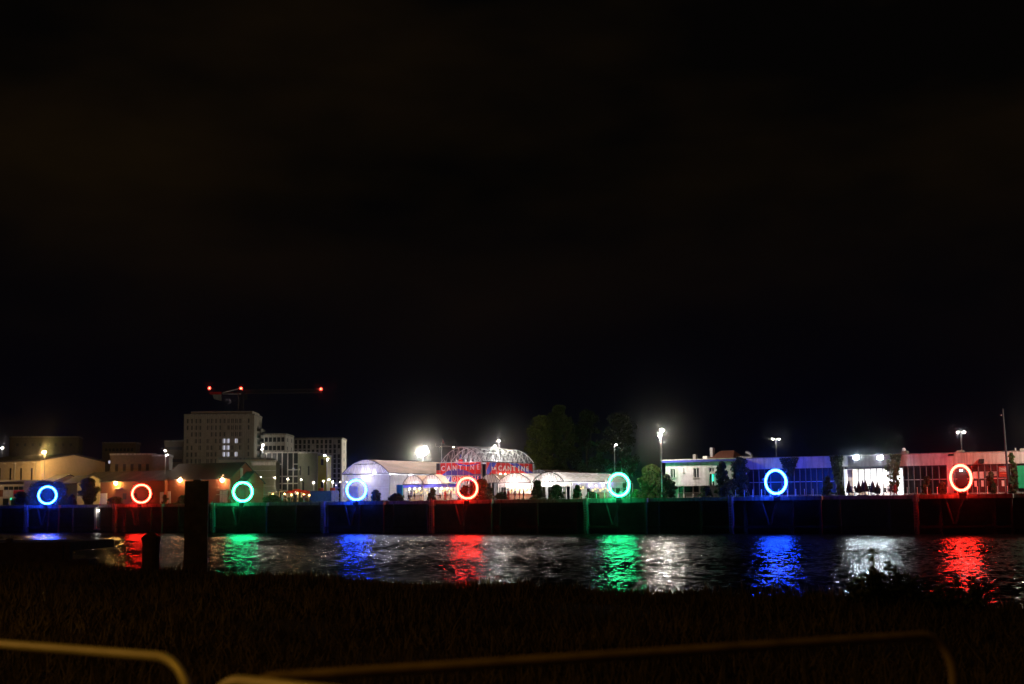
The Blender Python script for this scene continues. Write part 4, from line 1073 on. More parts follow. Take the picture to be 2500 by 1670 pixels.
# brick hangar with gable end behind the green ring
def gabled(name, label, pxl, pxr, yeave, yridge, v, depth, wallm, roofm, side_gable=True, ratio=.5, over=.4):
    """ridge parallel to the quay, gable end to the right"""
    u0, u1 = U(pxl, v), U(pxr, v); wd = u1 - u0; pc = pxr
    ze = Z(pc, yeave, v) - G; zr = Z(pc + 30, yridge, v + depth / 2) - G
    o = thing(name, label, 'warehouse', u0, v, G)
    MB().prismx([(0, 0), (depth, 0), (depth, ze), (depth / 2, zr), (0, ze)], 0, wd).build('wall', M[wallm], o)
    t = .15; k = (zr - ze) / (depth / 2)
    MB().prismx([(-over, ze - over * k + .02), (depth / 2, zr + .02), (depth + over, ze - over * k + .02), (depth + over, ze - over * k + .02 + t), (depth / 2, zr + .02 + t), (-over, ze - over * k + .02 + t)], -.2, wd + .25).build('roof', M[roofm], o)
    return o, wd, ze, zr, u0
o, wd, ze, zr, uo = gabled('brick_warehouse', 'brick warehouse with a grey sheet roof and gable behind the green ring', 400, 562, 1167, 1130, 25, 9.5, 'brick', 'roof')
k_ = (zr - ze) / 4.75
for a in (470, 492, 520):
    x = U(a, 25) - uo; m = MB(); m.v = [(x, .5, ze + .5 * k_ + .2), (x + 1.6, .5, ze + .5 * k_ + .2), (x + 1.6, 4.2, ze + 4.2 * k_ + .2), (x, 4.2, ze + 4.2 * k_ + .2)]; m.f = [(0, 1, 2, 3)]; m.build('roof_light', M['dark'], o)
for a, b, mt in ((391, 402, 'white'), (404, 417, 'white')): pass
MB().box(U(405, 25) - uo, U(417, 25) - uo, -.06, -.004, 0, 2.9).build('door', M['white'], o)
MB().box(U(535, 25) - uo, U(558, 25) - uo, -.9, -.75, 1.9, 2.0).box(U(535, 25) - uo, U(558, 25) - uo, -.9, -.004, 2.9, 3.0).build('entrance_canopy', M['pale'], o)
MB().box(U(537, 25) - uo, U(556, 25) - uo, -.06, -.004, 0, 2.8).build('door', M['pale'], o)
m = MB().box(wd + .003, wd + .06, 3.2, 4.0, ze - .3, zr - 1.2); m.build('side_stain_panel', M['pale'], o)
# second lower gable in front-right (green lit)
o, wd, ze, zr, uo = gabled('green_lit_shed', 'dull shed with a pitched roof behind the green ring', 580, 598, 1178, 1152, 20, 6, 'brick', 'roof')
# long low brick wall building
o, wd, ze, zr, uo = gabled('long_brick_shed', 'long brick shed with a dark sheet roof behind the red ring', 176, 402, 1173, 1149, 24, 14, 'brick', 'roof')
for a, b in ((243, 262), (391, 400)): MB().box(U(a, 24) - uo, U(b, 24) - uo, -.06, -.004, 0, 2.7).build('door', M['white'], o)
for a in (300, 325, 365): MB().box(U(a, 24) - uo, U(a + 9, 24) - uo, -.06, -.004, 1.2, 2.6).build('window', M['glass'], o)
MB().box(U(283, 24) - uo, U(300, 24) - uo, -.5, -.004, Z(290, 1193, 24) - G, Z(290, 1191, 24) - G).build('shelf_sign', M['pale'], o)
MB().box(U(286, 24) - uo, U(297, 24) - uo, -.06, -.004, 0, 2.3).build('door', M['brick'], o)
m = MB()
for a in (180, 215, 255, 300, 350):
    x = U(a, 24) - uo; k_ = (zr - ze) / 7; m.v += [(x, 1, ze + k_ + .2), (x + 2.0, 1, ze + k_ + .2), (x + 2.0, 6, ze + 6 * k_ + .2), (x, 6, ze + 6 * k_ + .2)]; b = len(m.v) - 4; m.f.append((b, b + 1, b + 2, b + 3))
m.build('roof_lights', M['dark'], o)
# wall lamps
def wall_lamp(px, py, v, label, power, col, em, r=.3):
    u, z = P(px, py, v - .5)
    o = thing('wall_lamp', label, 'lamp', u, v - .5, z, group='bright lamps on the brick walls')
    MB().box(-.15, .15, .1, .5, -.05, .15).build('bracket', M['dark'], o)
    MB().sphere((0, -.05, 0), r, 10, 8, 1.0).build('bulb', M[em], o)
    lamp(o, (0, -.45, -.1), power, col, r)
wall_lamp(283, 1180, 24, 'yellow lamp over the left door of the long brick shed', 600, (1, .70, .26), 'e_warm', .36)
wall_lamp(440, 1172, 25, 'orange lamp left of the dark mooring post', 650, (1, .50, .22), 'e_orange', .42)
wall_lamp(543, 1172, 25, 'orange lamp right of the dark mooring post over the canopy', 650, (1, .54, .26), 'e_orange', .42)
# cream warehouse far left
VW = 20
u0, u1 = U(-60, VW), U(98, VW); wd = u1 - u0; ze = Z(70, 1126, VW) - G
o = thing('cream_warehouse', 'cream clad warehouse with narrow slot windows at the far left', 'warehouse', u0, VW, G)
D = 20.0; zr = ze + 1.6
MB().prismx([(0, 0), (D, 0), (D, ze), (D / 2, zr), (0, ze)], 0, wd).build('wall', M['cream'], o)
MB().prismx([(-.5, ze + .0), (D / 2, zr + .05), (D + .5, ze), (D + .5, ze + .3), (D / 2, zr + .35), (-.5, ze + .3)], -.2, wd + .3).build('roof', M['roof'], o)
for px in (-2, 24.5, 50.5, 76.5):
    x = U(px, VW) - u0; MB().box(x - .27, x + .27, -.06, -.004, Z(px, 1172, VW) - G, Z(px, 1143, VW) - G).build('slot_window', M['dark'], o)
for px in (36, 87):
    x = U(px, VW) - u0; MB().tube((x, -.12, 3), (x, -.12, ze), .07, 6).build('downpipe', M['galv'], o)
for px in (10, 35, 60, 84):
    x = U(px, VW) - u0; MB().box(x - .4, x + .4, -.7, -.004, ze - .45, ze - .38).build('eave_bracket', M['white'], o)
# lower front wing
VL = 11.0
u0 = U(-60, VL); u1 = U(58, VL); wd = u1 - u0; zl = Z(20, 1176, VL) - G
o = thing('front_wing', 'lower cream wing with red and cream panels below the cream warehouse', 'outbuilding', u0, VL, G)
MB().box(0, wd, 0, 8.5, 0, zl).build('wall', M['cream'], o)
MB().box(-.5, wd + .2, -1.0, 8.7, zl + .003, zl + .25).build('roof', M['cream'], o)
for (a, b, y0, y1, mt) in ((8, 33, 1197, 1213, 'pale'), (33.3, 60, 1197, 1213, 'red'), (-30, 7.7, 1197, 1213, 'brick')):
    MB().box(U(a, VL) - u0, min(wd, U(b, VL) - u0), -.06, -.004, Z(a, y1, VL) - G, Z(a, y0, VL) - G).build('cladding_panel', M[mt], o)
for a in (10, 22, 34.5, 46): MB().box(U(a, VL) - u0, U(a + 10, VL) - u0, -.05, -.004, Z(a, 1196, VL) - G, Z(a, 1188, VL) - G).build('window', M['glass'], o)
for a in (8, 28): MB().box(U(a, VL) - u0, U(a + 14, VL) - u0, -.05, -.004, 0.1, Z(a, 1217, VL) - G).build('door', M['glass'], o)
nl = MB(); uu, zz_ = P(27.5, 1218, VL - .2)
torus(nl, .2, .035, 24, 6, c=(uu - u0, -.3, zz_ - G)); nl.build('neon_loop', M['e_grn'], o)
# small green sided shed between
o, wd, ze, zr, uo = gabled('pink_roof_shed', 'small shed with a pinkish sheet roof lit by the yellow lamp', 98, 128, 1178, 1160, 16, 10, 'cream', 'pale' if False else 'roof')
o, wd, ze, zr, uo = gabled('green_gable_shed', 'pale green shed wall behind the whitish tree', 150, 188, 1180, 1162, 17, 9, 'slats', 'roof')
# far pale building behind the shed
o, wd, h, d = far_block('old_villa', 'dim ochre building with tall windows behind the long brick shed', 'building', 268, 375, 1111, 360, 10, R(12), 'villa', rows=2, ncols=5, wsz=(.35, .9))
far_block('old_villa_wing', 'dim ochre wing with pilasters left of the white twin lamp', 'building', 372, 412, 1114, 352, 8, R(12), 'villa', rows=1, ncols=4, wsz=(.3, 1.3))

# ------------------------------------------------------------------ small things on the square: lanterns, container, stalls
def stall(px, wpx, ytop, v, label, colm, glow=True):
    u0, u1 = U(px, v), U(px + wpx, v); wd = u1 - u0; h = Z(px, ytop, v) - G
    o = thing('market_stall', label, 'stall', u0, v, G, group='little stalls on the square')
    for x in (0, wd):
        for y in (0, 1.6): MB().tube((x, y, 0), (x, y, h - .3), .04, 5).build('post', M['galv'], o)
    MB().prism([(-.15, h - .3), (wd + .15, h - .3), (wd / 2, h + .15)], -.15, 1.75).build('canopy', M[colm], o)
    MB().box(.1, wd - .1, .2, .7, 0, 1.0).build('counter', M['wood'], o)
    if glow:
        b_ = MB().sphere((wd / 2, .9, h - .7), .16, 8, 6).build('hanging_bulb', M['e_amber'], o); lamp(b_, (wd / 2, .3, h - .9), 150, (1, .55, .18), .1)
for a in ((655, 9, 1199, 20, 'small stall with two amber bulbs right of the green ring', 'pale'), (682, 12, 1198, 24, 'beige stall in the middle of the square', 'pale'),
          (699, 11, 1200, 16, 'beige stall beside the amber lit tent', 'orange'), (713, 12, 1196, 20, 'tall amber lit stall on the square', 'orange'),
          (728, 14, 1199, 15, 'orange stall before the rounded wing', 'orange'), (742, 12, 1201, 22, 'stall left of the blue container', 'orange')):
    stall(*a)
for k, (px, ya, yb, lab, glow) in enumerate(((783.5, 1192, 1204, 'left red fabric lantern box on a thin pole', 0), (812, 1191, 1209, 'right red fabric lantern box by the scaffold', 1))):
    u, z = P(px, yb, 13); o = thing('fabric_lantern', lab, 'lantern', u, 13, G, group='red fabric lanterns on poles'); h1 = z - G; h2 = Z(px, ya, 13) - G; w_ = .5
    MB().tube((0, 0, 0), (0, 0, h1), .04, 5).build('pole', M['dark'], o)
    MB().lathe([(w_, 0), (w_ * 1.1, (h2 - h1) * .5), (w_, h2 - h1)], (0, 0, h1), 8).build('shade', M['orange'], o)
    lamp(o, (0, -.9, h1 + .2), 25, (1, .6, .4), .1)
u0 = U(757, 10); o = thing('shipping_container', 'dull blue container on the quay left of the tall tent', 'container', u0, 10, G)
cw = 5.4; m = MB()
m.box(0, cw, 0, 2.3, 0.1, 2.2)
m.build('body', mat('container_blue', (.16, .18, .26), var=.2), o)
m = MB()
for k in range(18): x = .15 + k * .3; m.box(x, x + .14, -.05, -.003, .25, 2.05)
m.build('ribs', mat('container_blue'), o); MB().box(cw + .003, cw + .05, .15, 1.12, .2, 2.1).build('door', mat('container_blue'), o); MB().box(cw + .003, cw + .05, 1.18, 2.15, .2, 2.1).build('door', mat('container_blue'), o)
# scaffold with string lamps left of the tall tent
u0 = U(818, 7.5); o = thing('scaffold_gantry', 'thin red tube gantry beside the tall tent', 'scaffold', u0, 7.5, G); m = MB(); L_ = U(850, 7.5) - u0; zt_ = Z(830, 1178, 7.5) - G
m.tube((0, 0, zt_), (L_, 0, zt_), .04, 5).tube((.1, 0, zt_ - 1.1), (.9, 0, zt_), .03, 5); m.build('crossbar', M['galv'], o)
for x in (0.1, L_ * .45): MB().tube((x, 0, 0), (x, 0, zt_), .04, 5).build('post', M['galv'], o)
for x in (L_ * .4, L_ * .9): MB().sphere((x, 0, zt_ + .08), .09, 8, 6).build('bulb', M['e_small'], o)
# stanchions along the quay edge
def stanchions(pxs, v, lab, grp, colm='white', hgt=1.0):
    first = None
    for px in pxs:
        if first is None:
            first = thing('quay_stanchion', lab, 'post', U(px, v), v, G, group=grp)
            MB().lathe([(.10, 0), (.10, .04), (.035, .06), (.03, hgt), (.05, hgt + .01), (.05, hgt + .07), (.01, hgt + .09)], n=8).build('post', M[colm], first)
        else:
            c = first.copy(); COL.objects.link(c); c.location = W(U(px, v), v, G)
            for ch in list(first.children): d_ = ch.copy(); COL.objects.link(d_); d_.parent = c
stanchions([1796 + 21 * i for i in range(10)], .9, 'slim pale post on the quay edge near the blue hangar ring', 'slim posts near the blue hangar ring')
stanchions([2215 + 24.5 * i for i in range(11)], .9, 'slim pale post on the quay edge near the red hangar ring', 'slim posts near the red hangar ring')
stanchions([1396 + 20 * i for i in range(8)], .9, 'slim pale post on the quay edge near the large green ring', 'slim posts near the large green ring')
stanchions([440 + 17 * i for i in range(7)] + [565, 580], 1.0, 'short dark post on the quay edge by the orange lamps', 'dark posts by the orange lamps', 'dark', .9)

# closed parasols on the terrace
def parasol(px, ytop, v, label, w=.45):
    u, z = P(px, ytop, v); h_ = z - G
    o = thing('closed_parasol', label, 'parasol', u, v, G, group='closed parasols before the bright room')
    MB().tube((0, 0, 0), (0, 0, h_ + .08), .03, 6).build('pole', M['galv'], o)
    m = MB(); n = 12; b = 0
    for i, (r, z_) in enumerate(((.05, h_), (w * .35, h_ - .6), (w * .62, h_ - 1.2), (w * .8, h_ - 1.75), (w * .5, h_ - 1.85))):
        for k in range(n): a = 2 * math.pi * k / n; rr = r * (1.15 if k % 2 else .8); m.v.append((rr * math.cos(a), rr * math.sin(a), z_))
    for i in range(4):
        for k in range(n): k2 = (k + 1) % n; m.f.append((i * n + k, (i + 1) * n + k, (i + 1) * n + k2, i * n + k2))
    m.build('canopy', M['cloth'], o); MB().lathe([(.32, 0), (.32, .08), (.06, .14)], n=10).build('base', M['dark'], o)
for a in ((2071.5, 1174, 4.2, 'leftmost closed dark parasol, before the timber panel', .55), (2096, 1174, 4.2, 'closed dark parasol below the left floodlight', .55), (2105.5, 1172, 5, 'closed dark parasol right of the one under the left floodlight', .5),
          (2112, 1171, 4.2, 'closed dark parasol in the middle of the bright room', .6), (2130.5, 1173, 4.2, 'closed dark parasol left of the one under the right floodlight', .6), (2141.5, 1176, 4.4, 'rightmost closed dark parasol, below the right floodlight', .55)): parasol(*a)
def table_chair(px, v, k):
    u = U(px, v); o = thing('cafe_table', ['small round cafe table by the leftmost parasol', 'small round cafe table by the middle parasols', 'small round cafe table by the rightmost parasol'][k], 'table', u, v, G, group='round cafe tables')
    MB().lathe([(.38, .72), (.38, .75)], n=14).build('tabletop', M['dark'], o); MB().lathe([(.22, 0), (.22, .03), (.03, .05), (.03, .719)], n=8).build('leg', M['dark'], o)
    for s in (-1, 1):
        c = thing('cafe_chair', f'{"left" if s < 0 else "right"} cafe chair at the table by the {["leftmost parasol", "middle parasols", "rightmost parasol"][k]}', 'chair', u + s * .75, v, G, 0 if s > 0 else math.pi, group='cafe chairs')
        MB().box(-.22, .22, -.22, .22, .43, .47).build('seat', M['cloth'], c)
        MB().box(.19, .23, -.22, .22, .5, .9).build('backrest', M['cloth'], c)
        for a in (-.19, .19):
            for b in (-.19, .19): MB().tube((a, b, 0), (a, b, .429), .016, 5).build('leg', M['dark'], c)
for k, px in enumerate((2082, 2120, 2156)): table_chair(px, 3.2, k)

# ------------------------------------------------------------------ people
def person(px, v, label, pose='stand', top='clothes', rot=0.0, h=1.72):
    u = U(px, v); o = thing('person', label, 'person', u, v, G, rot, group=None)
    me = bpy.data.meshes.new('body'); V = []; E = []; Rr = []
    def add(p, r, par=None):
        V.append(p); Rr.append(r)
        if par is not None: E.append((par, len(V) - 1))
        return len(V) - 1
    s = h / 1.72; zh = .92 if pose != 'sit' else .52
    def q(x, y, z): return (x * s, y * s, z * s)
    pel = add(q(0, 0, zh), .15); ch = add(q(0, .02, zh + .28), .15, pel); sh = add(q(0, .02, zh + .48), .13, ch); nk = add(q(0, .0, zh + .58), .055, sh); hd = add(q(0, -.01, zh + .70), .095, nk); add(q(0, -.01, zh + .78), .075, hd)
    add(q(0, -.105, zh + .695), .015, hd)
    for sd in (-1, 1):
        a = add(q(sd * .19, .02, zh + .47), .065, sh)
        if pose == 'stand': e = add(q(sd * .25, .03, zh + .20), .045, a); w_ = add(q(sd * .24, -.08, zh - .04), .03, e)
        else: e = add(q(sd * .25, -.05, zh + .22), .045, a); w_ = add(q(sd * .16, -.28, zh + .20), .03, e)
        pm = add(q(sd * .24 if pose == 'stand' else sd * .14, -.11 if pose == 'stand' else -.36, zh - .12 if pose == 'stand' else zh + .21), .028, w_)
        for fi in range(4): add(tuple(np.array(V[pm]) + np.array((sd * (-.02 + .014 * fi), -.02 - .02 * (fi in (1, 2)), -.07 if pose == 'stand' else -.02))), .009, pm)
        add(tuple(np.array(V[pm]) + np.array((-sd * .035, -.03, -.01))), .010, pm)
        hp = add(q(sd * .1, 0, zh - .05), .095, pel)
        if pose == 'sit': kn = add(q(sd * .13, -.42, zh), .065, hp); an = add(q(sd * .13, -.42, .09), .04, kn)
        else: kn = add(q(sd * .11, -.03, .49), .065, hp); an = add(q(sd * .12, .03, .09), .04, kn)
        ft = V[an]; add((ft[0], ft[1] - .15, .035), .035, an)
    me.from_pydata(V, E, [])
    tmp = bpy.data.objects.new('tmp', me); COL.objects.link(tmp)
    md = tmp.modifiers.new('s', 'SKIN')
    for i, r in enumerate(Rr): me.skin_vertices[0].data[i].radius = (r, r * .8 if i < 3 else r)
    me.skin_vertices[0].data[0].use_root = True
    tmp.modifiers.new('d', 'SUBSURF').levels = 1
    nm = bpy.data.meshes.new_from_object(tmp.evaluated_get(bpy.context.evaluated_depsgraph_get())); bpy.data.objects.remove(tmp)
    nm.materials.clear(); nm.materials.append(M[top]); nm.materials.append(M['skin'])
    nm.polygons.foreach_set('use_smooth', [True] * len(nm.polygons))
    zc = (zh + .56) * s
    for p_ in nm.polygons:
        c = p_.center
        if c.z > zc or (abs(c.x) > .12 and c.y < -.1 and zh - .25 < c.z / s < zh + .3 and pose == 'stand'): p_.material_index = 1
    b = bpy.data.objects.new('body', nm); COL.objects.link(b); b.parent = o
    MB().sphere((0, .02 * s, (zh + .775) * s), .105 * s, 10, 7, .9).build('hair', M['hair'], o, True)
    return o
PEOPLE = [(2161, 3.0, 'seated person in dark clothes right of the parasols', 'sit', 'clothes', .5), (2168, 3.6, 'seated person in a white top facing left', 'sit', 'clothw', 2.2), (2186, 3.4, 'standing person in red under the green tree', 'stand', 'clothr', .3),
          (2088, 3.8, 'standing person in dark clothes left of the parasols', 'stand', 'clothes', 1.2), (2123, 4.6, 'person in dark clothes standing between the middle parasols', 'stand', 'clothes', 3.0),
          (1086, 4.0, 'person in red standing left of the red ring', 'stand', 'clothr', .4), (1101, 3.4, 'person in dark clothes left of the red ring', 'stand', 'clothes', 2.4), (1233, 4.0, 'person in dark clothes at the amber bar', 'stand', 'clothes', 1.0),
          (1249, 4.4, 'person in white at the amber bar', 'stand', 'clothw', -1.0), (1268, 4.0, 'person in red at the right end of the amber bar', 'stand', 'clothr', 2.0), (1004, 4.2, 'person in white standing at the cream bar', 'stand', 'clothw', .2),
          (721, 9, 'person in dark clothes among the amber stalls', 'stand', 'clothes', .2), (690, 9, 'person in white walking on the square', 'stand', 'clothw', 1.4), (896, 3.0, 'person in dark clothes right of the blue ring by the tent', 'stand', 'clothes', 2.0)]
PEOPLE += [(1226, 4.6, 'leftmost person at the amber bar, in dark clothes', 'stand', 'clothes', 2.6), (1241, 3.6, 'person in red with their back to the river at the amber bar', 'stand', 'clothr', 3.1), (1257, 3.4, 'person in dark clothes in the middle of the amber bar crowd', 'stand', 'clothes', .6),
           (1278, 4.4, 'person in dark clothes leaving the amber bar towards the conical bush', 'stand', 'clothes', 1.9), (1012, 3.6, 'person in dark clothes at the cream bar', 'stand', 'clothes', 2.2), (998, 3.2, 'seated person at the left end of the cream bar', 'sit', 'clothes', 1.1),
           (1074, 3.2, 'seated person in dark clothes between the bush and the right ladder', 'sit', 'clothes', .3), (2078, 3.4, 'seated person in dark clothes by the leftmost parasol', 'sit', 'clothes', 2.0), (2148, 3.6, 'seated person in dark clothes under the right floodlight', 'sit', 'clothes', -.6),
           (2176, 3.0, 'person in dark clothes standing left of the person in red', 'stand', 'clothes', .9), (742, 8.5, 'person in red before the rounded wing', 'stand', 'clothr', .5), (668, 9, 'person in dark clothes at the left of the square', 'stand', 'clothes', 1.7)]
for a in PEOPLE: person(*a)

# ------------------------------------------------------------------ plants on the quay
PL = [
    ('shrub', 'wide round bush glowing blue left of the first ring', 'shrub', 62, 150, 1176, 5.5, 'leaf', 'bush', 1.4),
    ('shrub', 'bush glowing blue right of the first ring', 'shrub', 118, 168, 1178, 6.5, 'leaf', 'bush', 1.2),
    ('shrub', 'low bush on the quay left of the blue ring', 'shrub', 30, 75, 1202, 4.0, 'leafd', 'bush', 1.0),
    ('small_tree', 'whitish leafy tree between the first blue and red rings', 'tree', 190, 243, 1169, 8, 'leaf', 'round', 1.3),
    ('shrub', 'small dark bush left of the whitish tree', 'shrub', 168, 187, 1208, 4, 'leafd', 'bush', 1.0),
    ('shrub', 'low bush under the yellow wall lamp', 'shrub', 262, 300, 1214, 5, 'leafd', 'bush', .8),
    ('shrub', 'low bush under the left orange lamp', 'shrub', 395, 410, 1208, 4, 'leafd', 'bush', .9),
    ('shrub', 'low green bush left of the first green ring', 'shrub', 430, 470, 1210, 5, 'leafd', 'bush', .8),
    ('shrub', 'low green lit bush right of the first green ring', 'shrub', 640, 690, 1210, 4, 'leaf', 'bush', .8),
    ('shrub', 'round bush glowing blue right of the second blue ring', 'shrub', 901, 934, 1197, 3.5, 'leafd', 'bush', 1.5),
    ('shrub', 'low scrub before the teal curtain', 'shrub', 945, 988, 1206, 3.5, 'leafd', 'bush', 1.0),
    ('shrub', 'dark bush between the two step ladders', 'shrub', 1042, 1068, 1192, 3.5, 'leafd', 'bush', 1.4),
    ('shrub', 'large red lit bush right of the red ring', 'shrub', 1138, 1210, 1172, 5, 'leafd', 'bush', 1.5),
    ('shrub', 'low bush inside the view of the red ring', 'shrub', 1118, 1150, 1186, 4.0, 'leafd', 'bush', 1.3),
    ('shrub', 'low scrub between the red bush and the amber bar', 'shrub', 1200, 1246, 1204, 4, 'leafd', 'bush', 1.2),
    ('conifer', 'large dark conical bush right of the amber bar', 'tree', 1284, 1340, 1174, 4, 'leafd', 'cone', 1.6),
    ('shrub', 'dark bush before the long tent', 'shrub', 1332, 1384, 1185, 4, 'leafd', 'bush', 1.5),
    ('shrub', 'green lit bush left of the large green ring', 'shrub', 1396, 1424, 1184, 4, 'leafd', 'bush', 1.2),
    ('shrub', 'low green lit hedge before the violet bar', 'shrub', 1418, 1470, 1202, 3.5, 'leafd', 'bush', 1.0),
    ('shrub', 'low bush right of the large green ring', 'shrub', 1538, 1566, 1196, 4, 'leaf', 'bush', 1.0),
    ('round_tree', 'big round bushy tree lit olive by the tall warm lamp', 'tree', 1552, 1634, 1137, 11, 'leaf', 'bush', 2.2),
    ('round_tree', 'dark rounded bush before the white house corner', 'tree', 1600, 1656, 1160, 5.5, 'leafd', 'bush', 1.6),
    ('shrub', 'low dark shrub under the white house', 'shrub', 1700, 1745, 1188, 4, 'leafd', 'bush', 1.0),
    ('shrub', 'low blue lit shrub right of the white house door', 'shrub', 1745, 1790, 1186, 4, 'leafd', 'bush', 1.0),
    ('tall_tree', 'slim dark tree by the right corner of the white house', 'tree', 1738, 1790, 1128, 5.5, 'leafd', 'bush', 1.3),
    ('tall_tree', 'taller dark tree before the left end of the hangar', 'tree', 1774, 1840, 1118, 6, 'leafd', 'bush', 1.3),
    ('shrub', 'pale green bush left of the bright room', 'shrub', 2000, 2040, 1165, 4, 'leaf', 'bush', 1.8),
    ('shrub', 'rounded green bush beside the leftmost parasol', 'shrub', 2034, 2066, 1183, 3.6, 'leaf', 'bush', 1.6),
    ('small_tree', 'leafy tree lit white at the right end of the bright room', 'tree', 2152, 2212, 1122, 6, 'leaf', 'round', .45),
    ('shrub', 'dark bush left of the red hangar ring', 'shrub', 2244, 2284, 1164, 5, 'leafd', 'bush', 1.2),
    ('shrub', 'smaller dark bush just left of the red hangar ring', 'shrub', 2284, 2318, 1178, 4.5, 'leafd', 'bush', 1.2),
    ('shrub', 'loose dark bush before the posters', 'shrub', 2403, 2440, 1152, 5, 'leafd', 'bush', 1.0),
    ('tall_tree', 'tall yellow green plant beside the tall dark pole', 'tree', 2454, 2492, 1106, 6.5, 'leaf', 'round', .9),
    ('shrub', 'dark bush at the foot of the yellow green plant', 'shrub', 2455, 2496, 1172, 4.5, 'leafd', 'bush', 1.3),
]
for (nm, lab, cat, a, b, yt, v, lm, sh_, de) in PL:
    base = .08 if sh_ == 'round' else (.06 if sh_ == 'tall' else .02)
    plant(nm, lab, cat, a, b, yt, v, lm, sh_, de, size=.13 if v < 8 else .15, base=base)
# climbing plants hanging on the hangar parapet
for k, (a, b, y0, y1, lab) in enumerate(((1905, 1952, 1119, 1160, 'ivy hanging over the blue lit parapet'), (2028, 2062, 1113, 1180, 'dark ivy left of the bright room'), (2176, 2204, 1112, 1150, 'ivy above the leafy tree by the bright room'))):
    ua, ub_ = U(a, HV - .3), U(b, HV - .3); zt_, zb_ = Z(a, y0, HV) - G, Z(a, y1, HV) - G
    o = thing('ivy', lab, 'ivy', ua, HV - .3, G, group='ivy on the hangar parapet')
    n = 2200; t = rng.random(n); x = (ub_ - ua) * (.5 + (rng.random(n) - .5) * (1.0 - .7 * (1 - t) ** 1.0)); z = zb_ + (zt_ - zb_) * t + rng.normal(size=n) * .1; y = rng.normal(size=n) * .1
    p_ = np.stack([x, y, z], 1); A_ = rng.normal(size=(n, 3)) * .09; B_ = rng.normal(size=(n, 3)) * .06
    vv = np.stack([p_ - A_, p_ - B_, p_ + A_, p_ + B_], 1).reshape(-1, 3); npmesh('leaves', vv, np.arange(4 * n).reshape(-1, 4), M['leafd'], o)
    MB().path([((ub_ - ua) * .5, .1, zb_ - 1.2), ((ub_ - ua) * .45, .1, (zt_ + zb_) / 2), ((ub_ - ua) * .55, .1, zt_)], .05, 5).build('stem', M['bark'], o)
# big dark trees behind the tents
def big_tree(px0, px1, ytop, v, label, n_cl=70, per=170, lm='leafd', size=.26, base=.12):
    pc = (px0 + px1) / 2; u0, u1 = U(px0, v), U(px1, v); h_ = Z(pc, ytop, v) - G
    o = thing('big_tree', label, 'tree', U(pc, v), v, G, random.uniform(0, 6), 'tall trees behind the tents')
    tree_parts(o, (u1 - u0) * .9, (u1 - u0) * .75, h_, h_ * base, n_cl, per, size, M[lm], 'round', .4)
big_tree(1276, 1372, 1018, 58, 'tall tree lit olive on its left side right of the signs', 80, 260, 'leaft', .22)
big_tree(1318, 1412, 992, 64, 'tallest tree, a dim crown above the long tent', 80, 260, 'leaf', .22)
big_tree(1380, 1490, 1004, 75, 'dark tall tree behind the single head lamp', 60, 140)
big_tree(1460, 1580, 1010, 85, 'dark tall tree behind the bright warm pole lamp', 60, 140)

# ------------------------------------------------------------------ near shore: posts, jetty, weeds, barriers
def near_xy(px, py, d):
    r = ray(px, py); r = r / r.y; return Vector((0, 0, H)) + r * d
c = near_xy(479, 1300, 52); top = near_xy(479, 1175, 52).z
o = wthing('mooring_post', 'tall thick black mooring post standing in the river', 'mooring post', c.x, c.y, 0, R(10))
MB().box(-.41, .41, -.4, .4, -2, top).build('post', M['wood'], o); MB().box(-.12, .14, -.2, .25, top + .002, top + .06).build('iron_cap', M['dark'], o); MB().box(-.43, .43, -.42, .42, 3.0, 3.15).build('iron_band', M['dark'], o)
c = near_xy(368.5, 1340, 48); t2 = near_xy(368, 1298, 48).z; t1 = near_xy(368, 1312, 48).z
o = wthing('mooring_bollard', 'short black mooring post with a pointed cap', 'mooring post', c.x, c.y, 0, 0)
MB().lathe([(.27, -2), (.29, t1 - .25), (.315, t1), (.14, t2 - .06), (.12, t2)], n=16).build('post', M['wood'], o); MB().lathe([(.325, t1 - .1), (.33, t1 - .02)], n=16).build('iron_band', M['dark'], o)
c = near_xy(176, 1330, 60); tz = near_xy(90, 1325, 60).z
o = wthing('old_jetty', 'low black timber jetty at the left edge of the river', 'jetty', c.x, c.y, 0, R(-8))
MB().box(-14, -.35, 0, 5, tz - .35, tz).build('deck', M['wood'], o); MB().box(-14, -.35, -.12, -.003, tz - 1.9, tz - .1).build('fascia', M['wood'], o)
for k in range(6): MB().tube((-.6 - k * 2.3, .2, -2), (-.6 - k * 2.3, .2, tz + (.18 if k in (1, 2) else .03)), .16, 8).build('pile', M['wood'], o)
MB().box(-.3, -.05, -.1, .2, -2, tz + .02).box(-.34, .85, -.2, .5, tz - 1.9, tz - .7).build('fender', M['wood'], o)

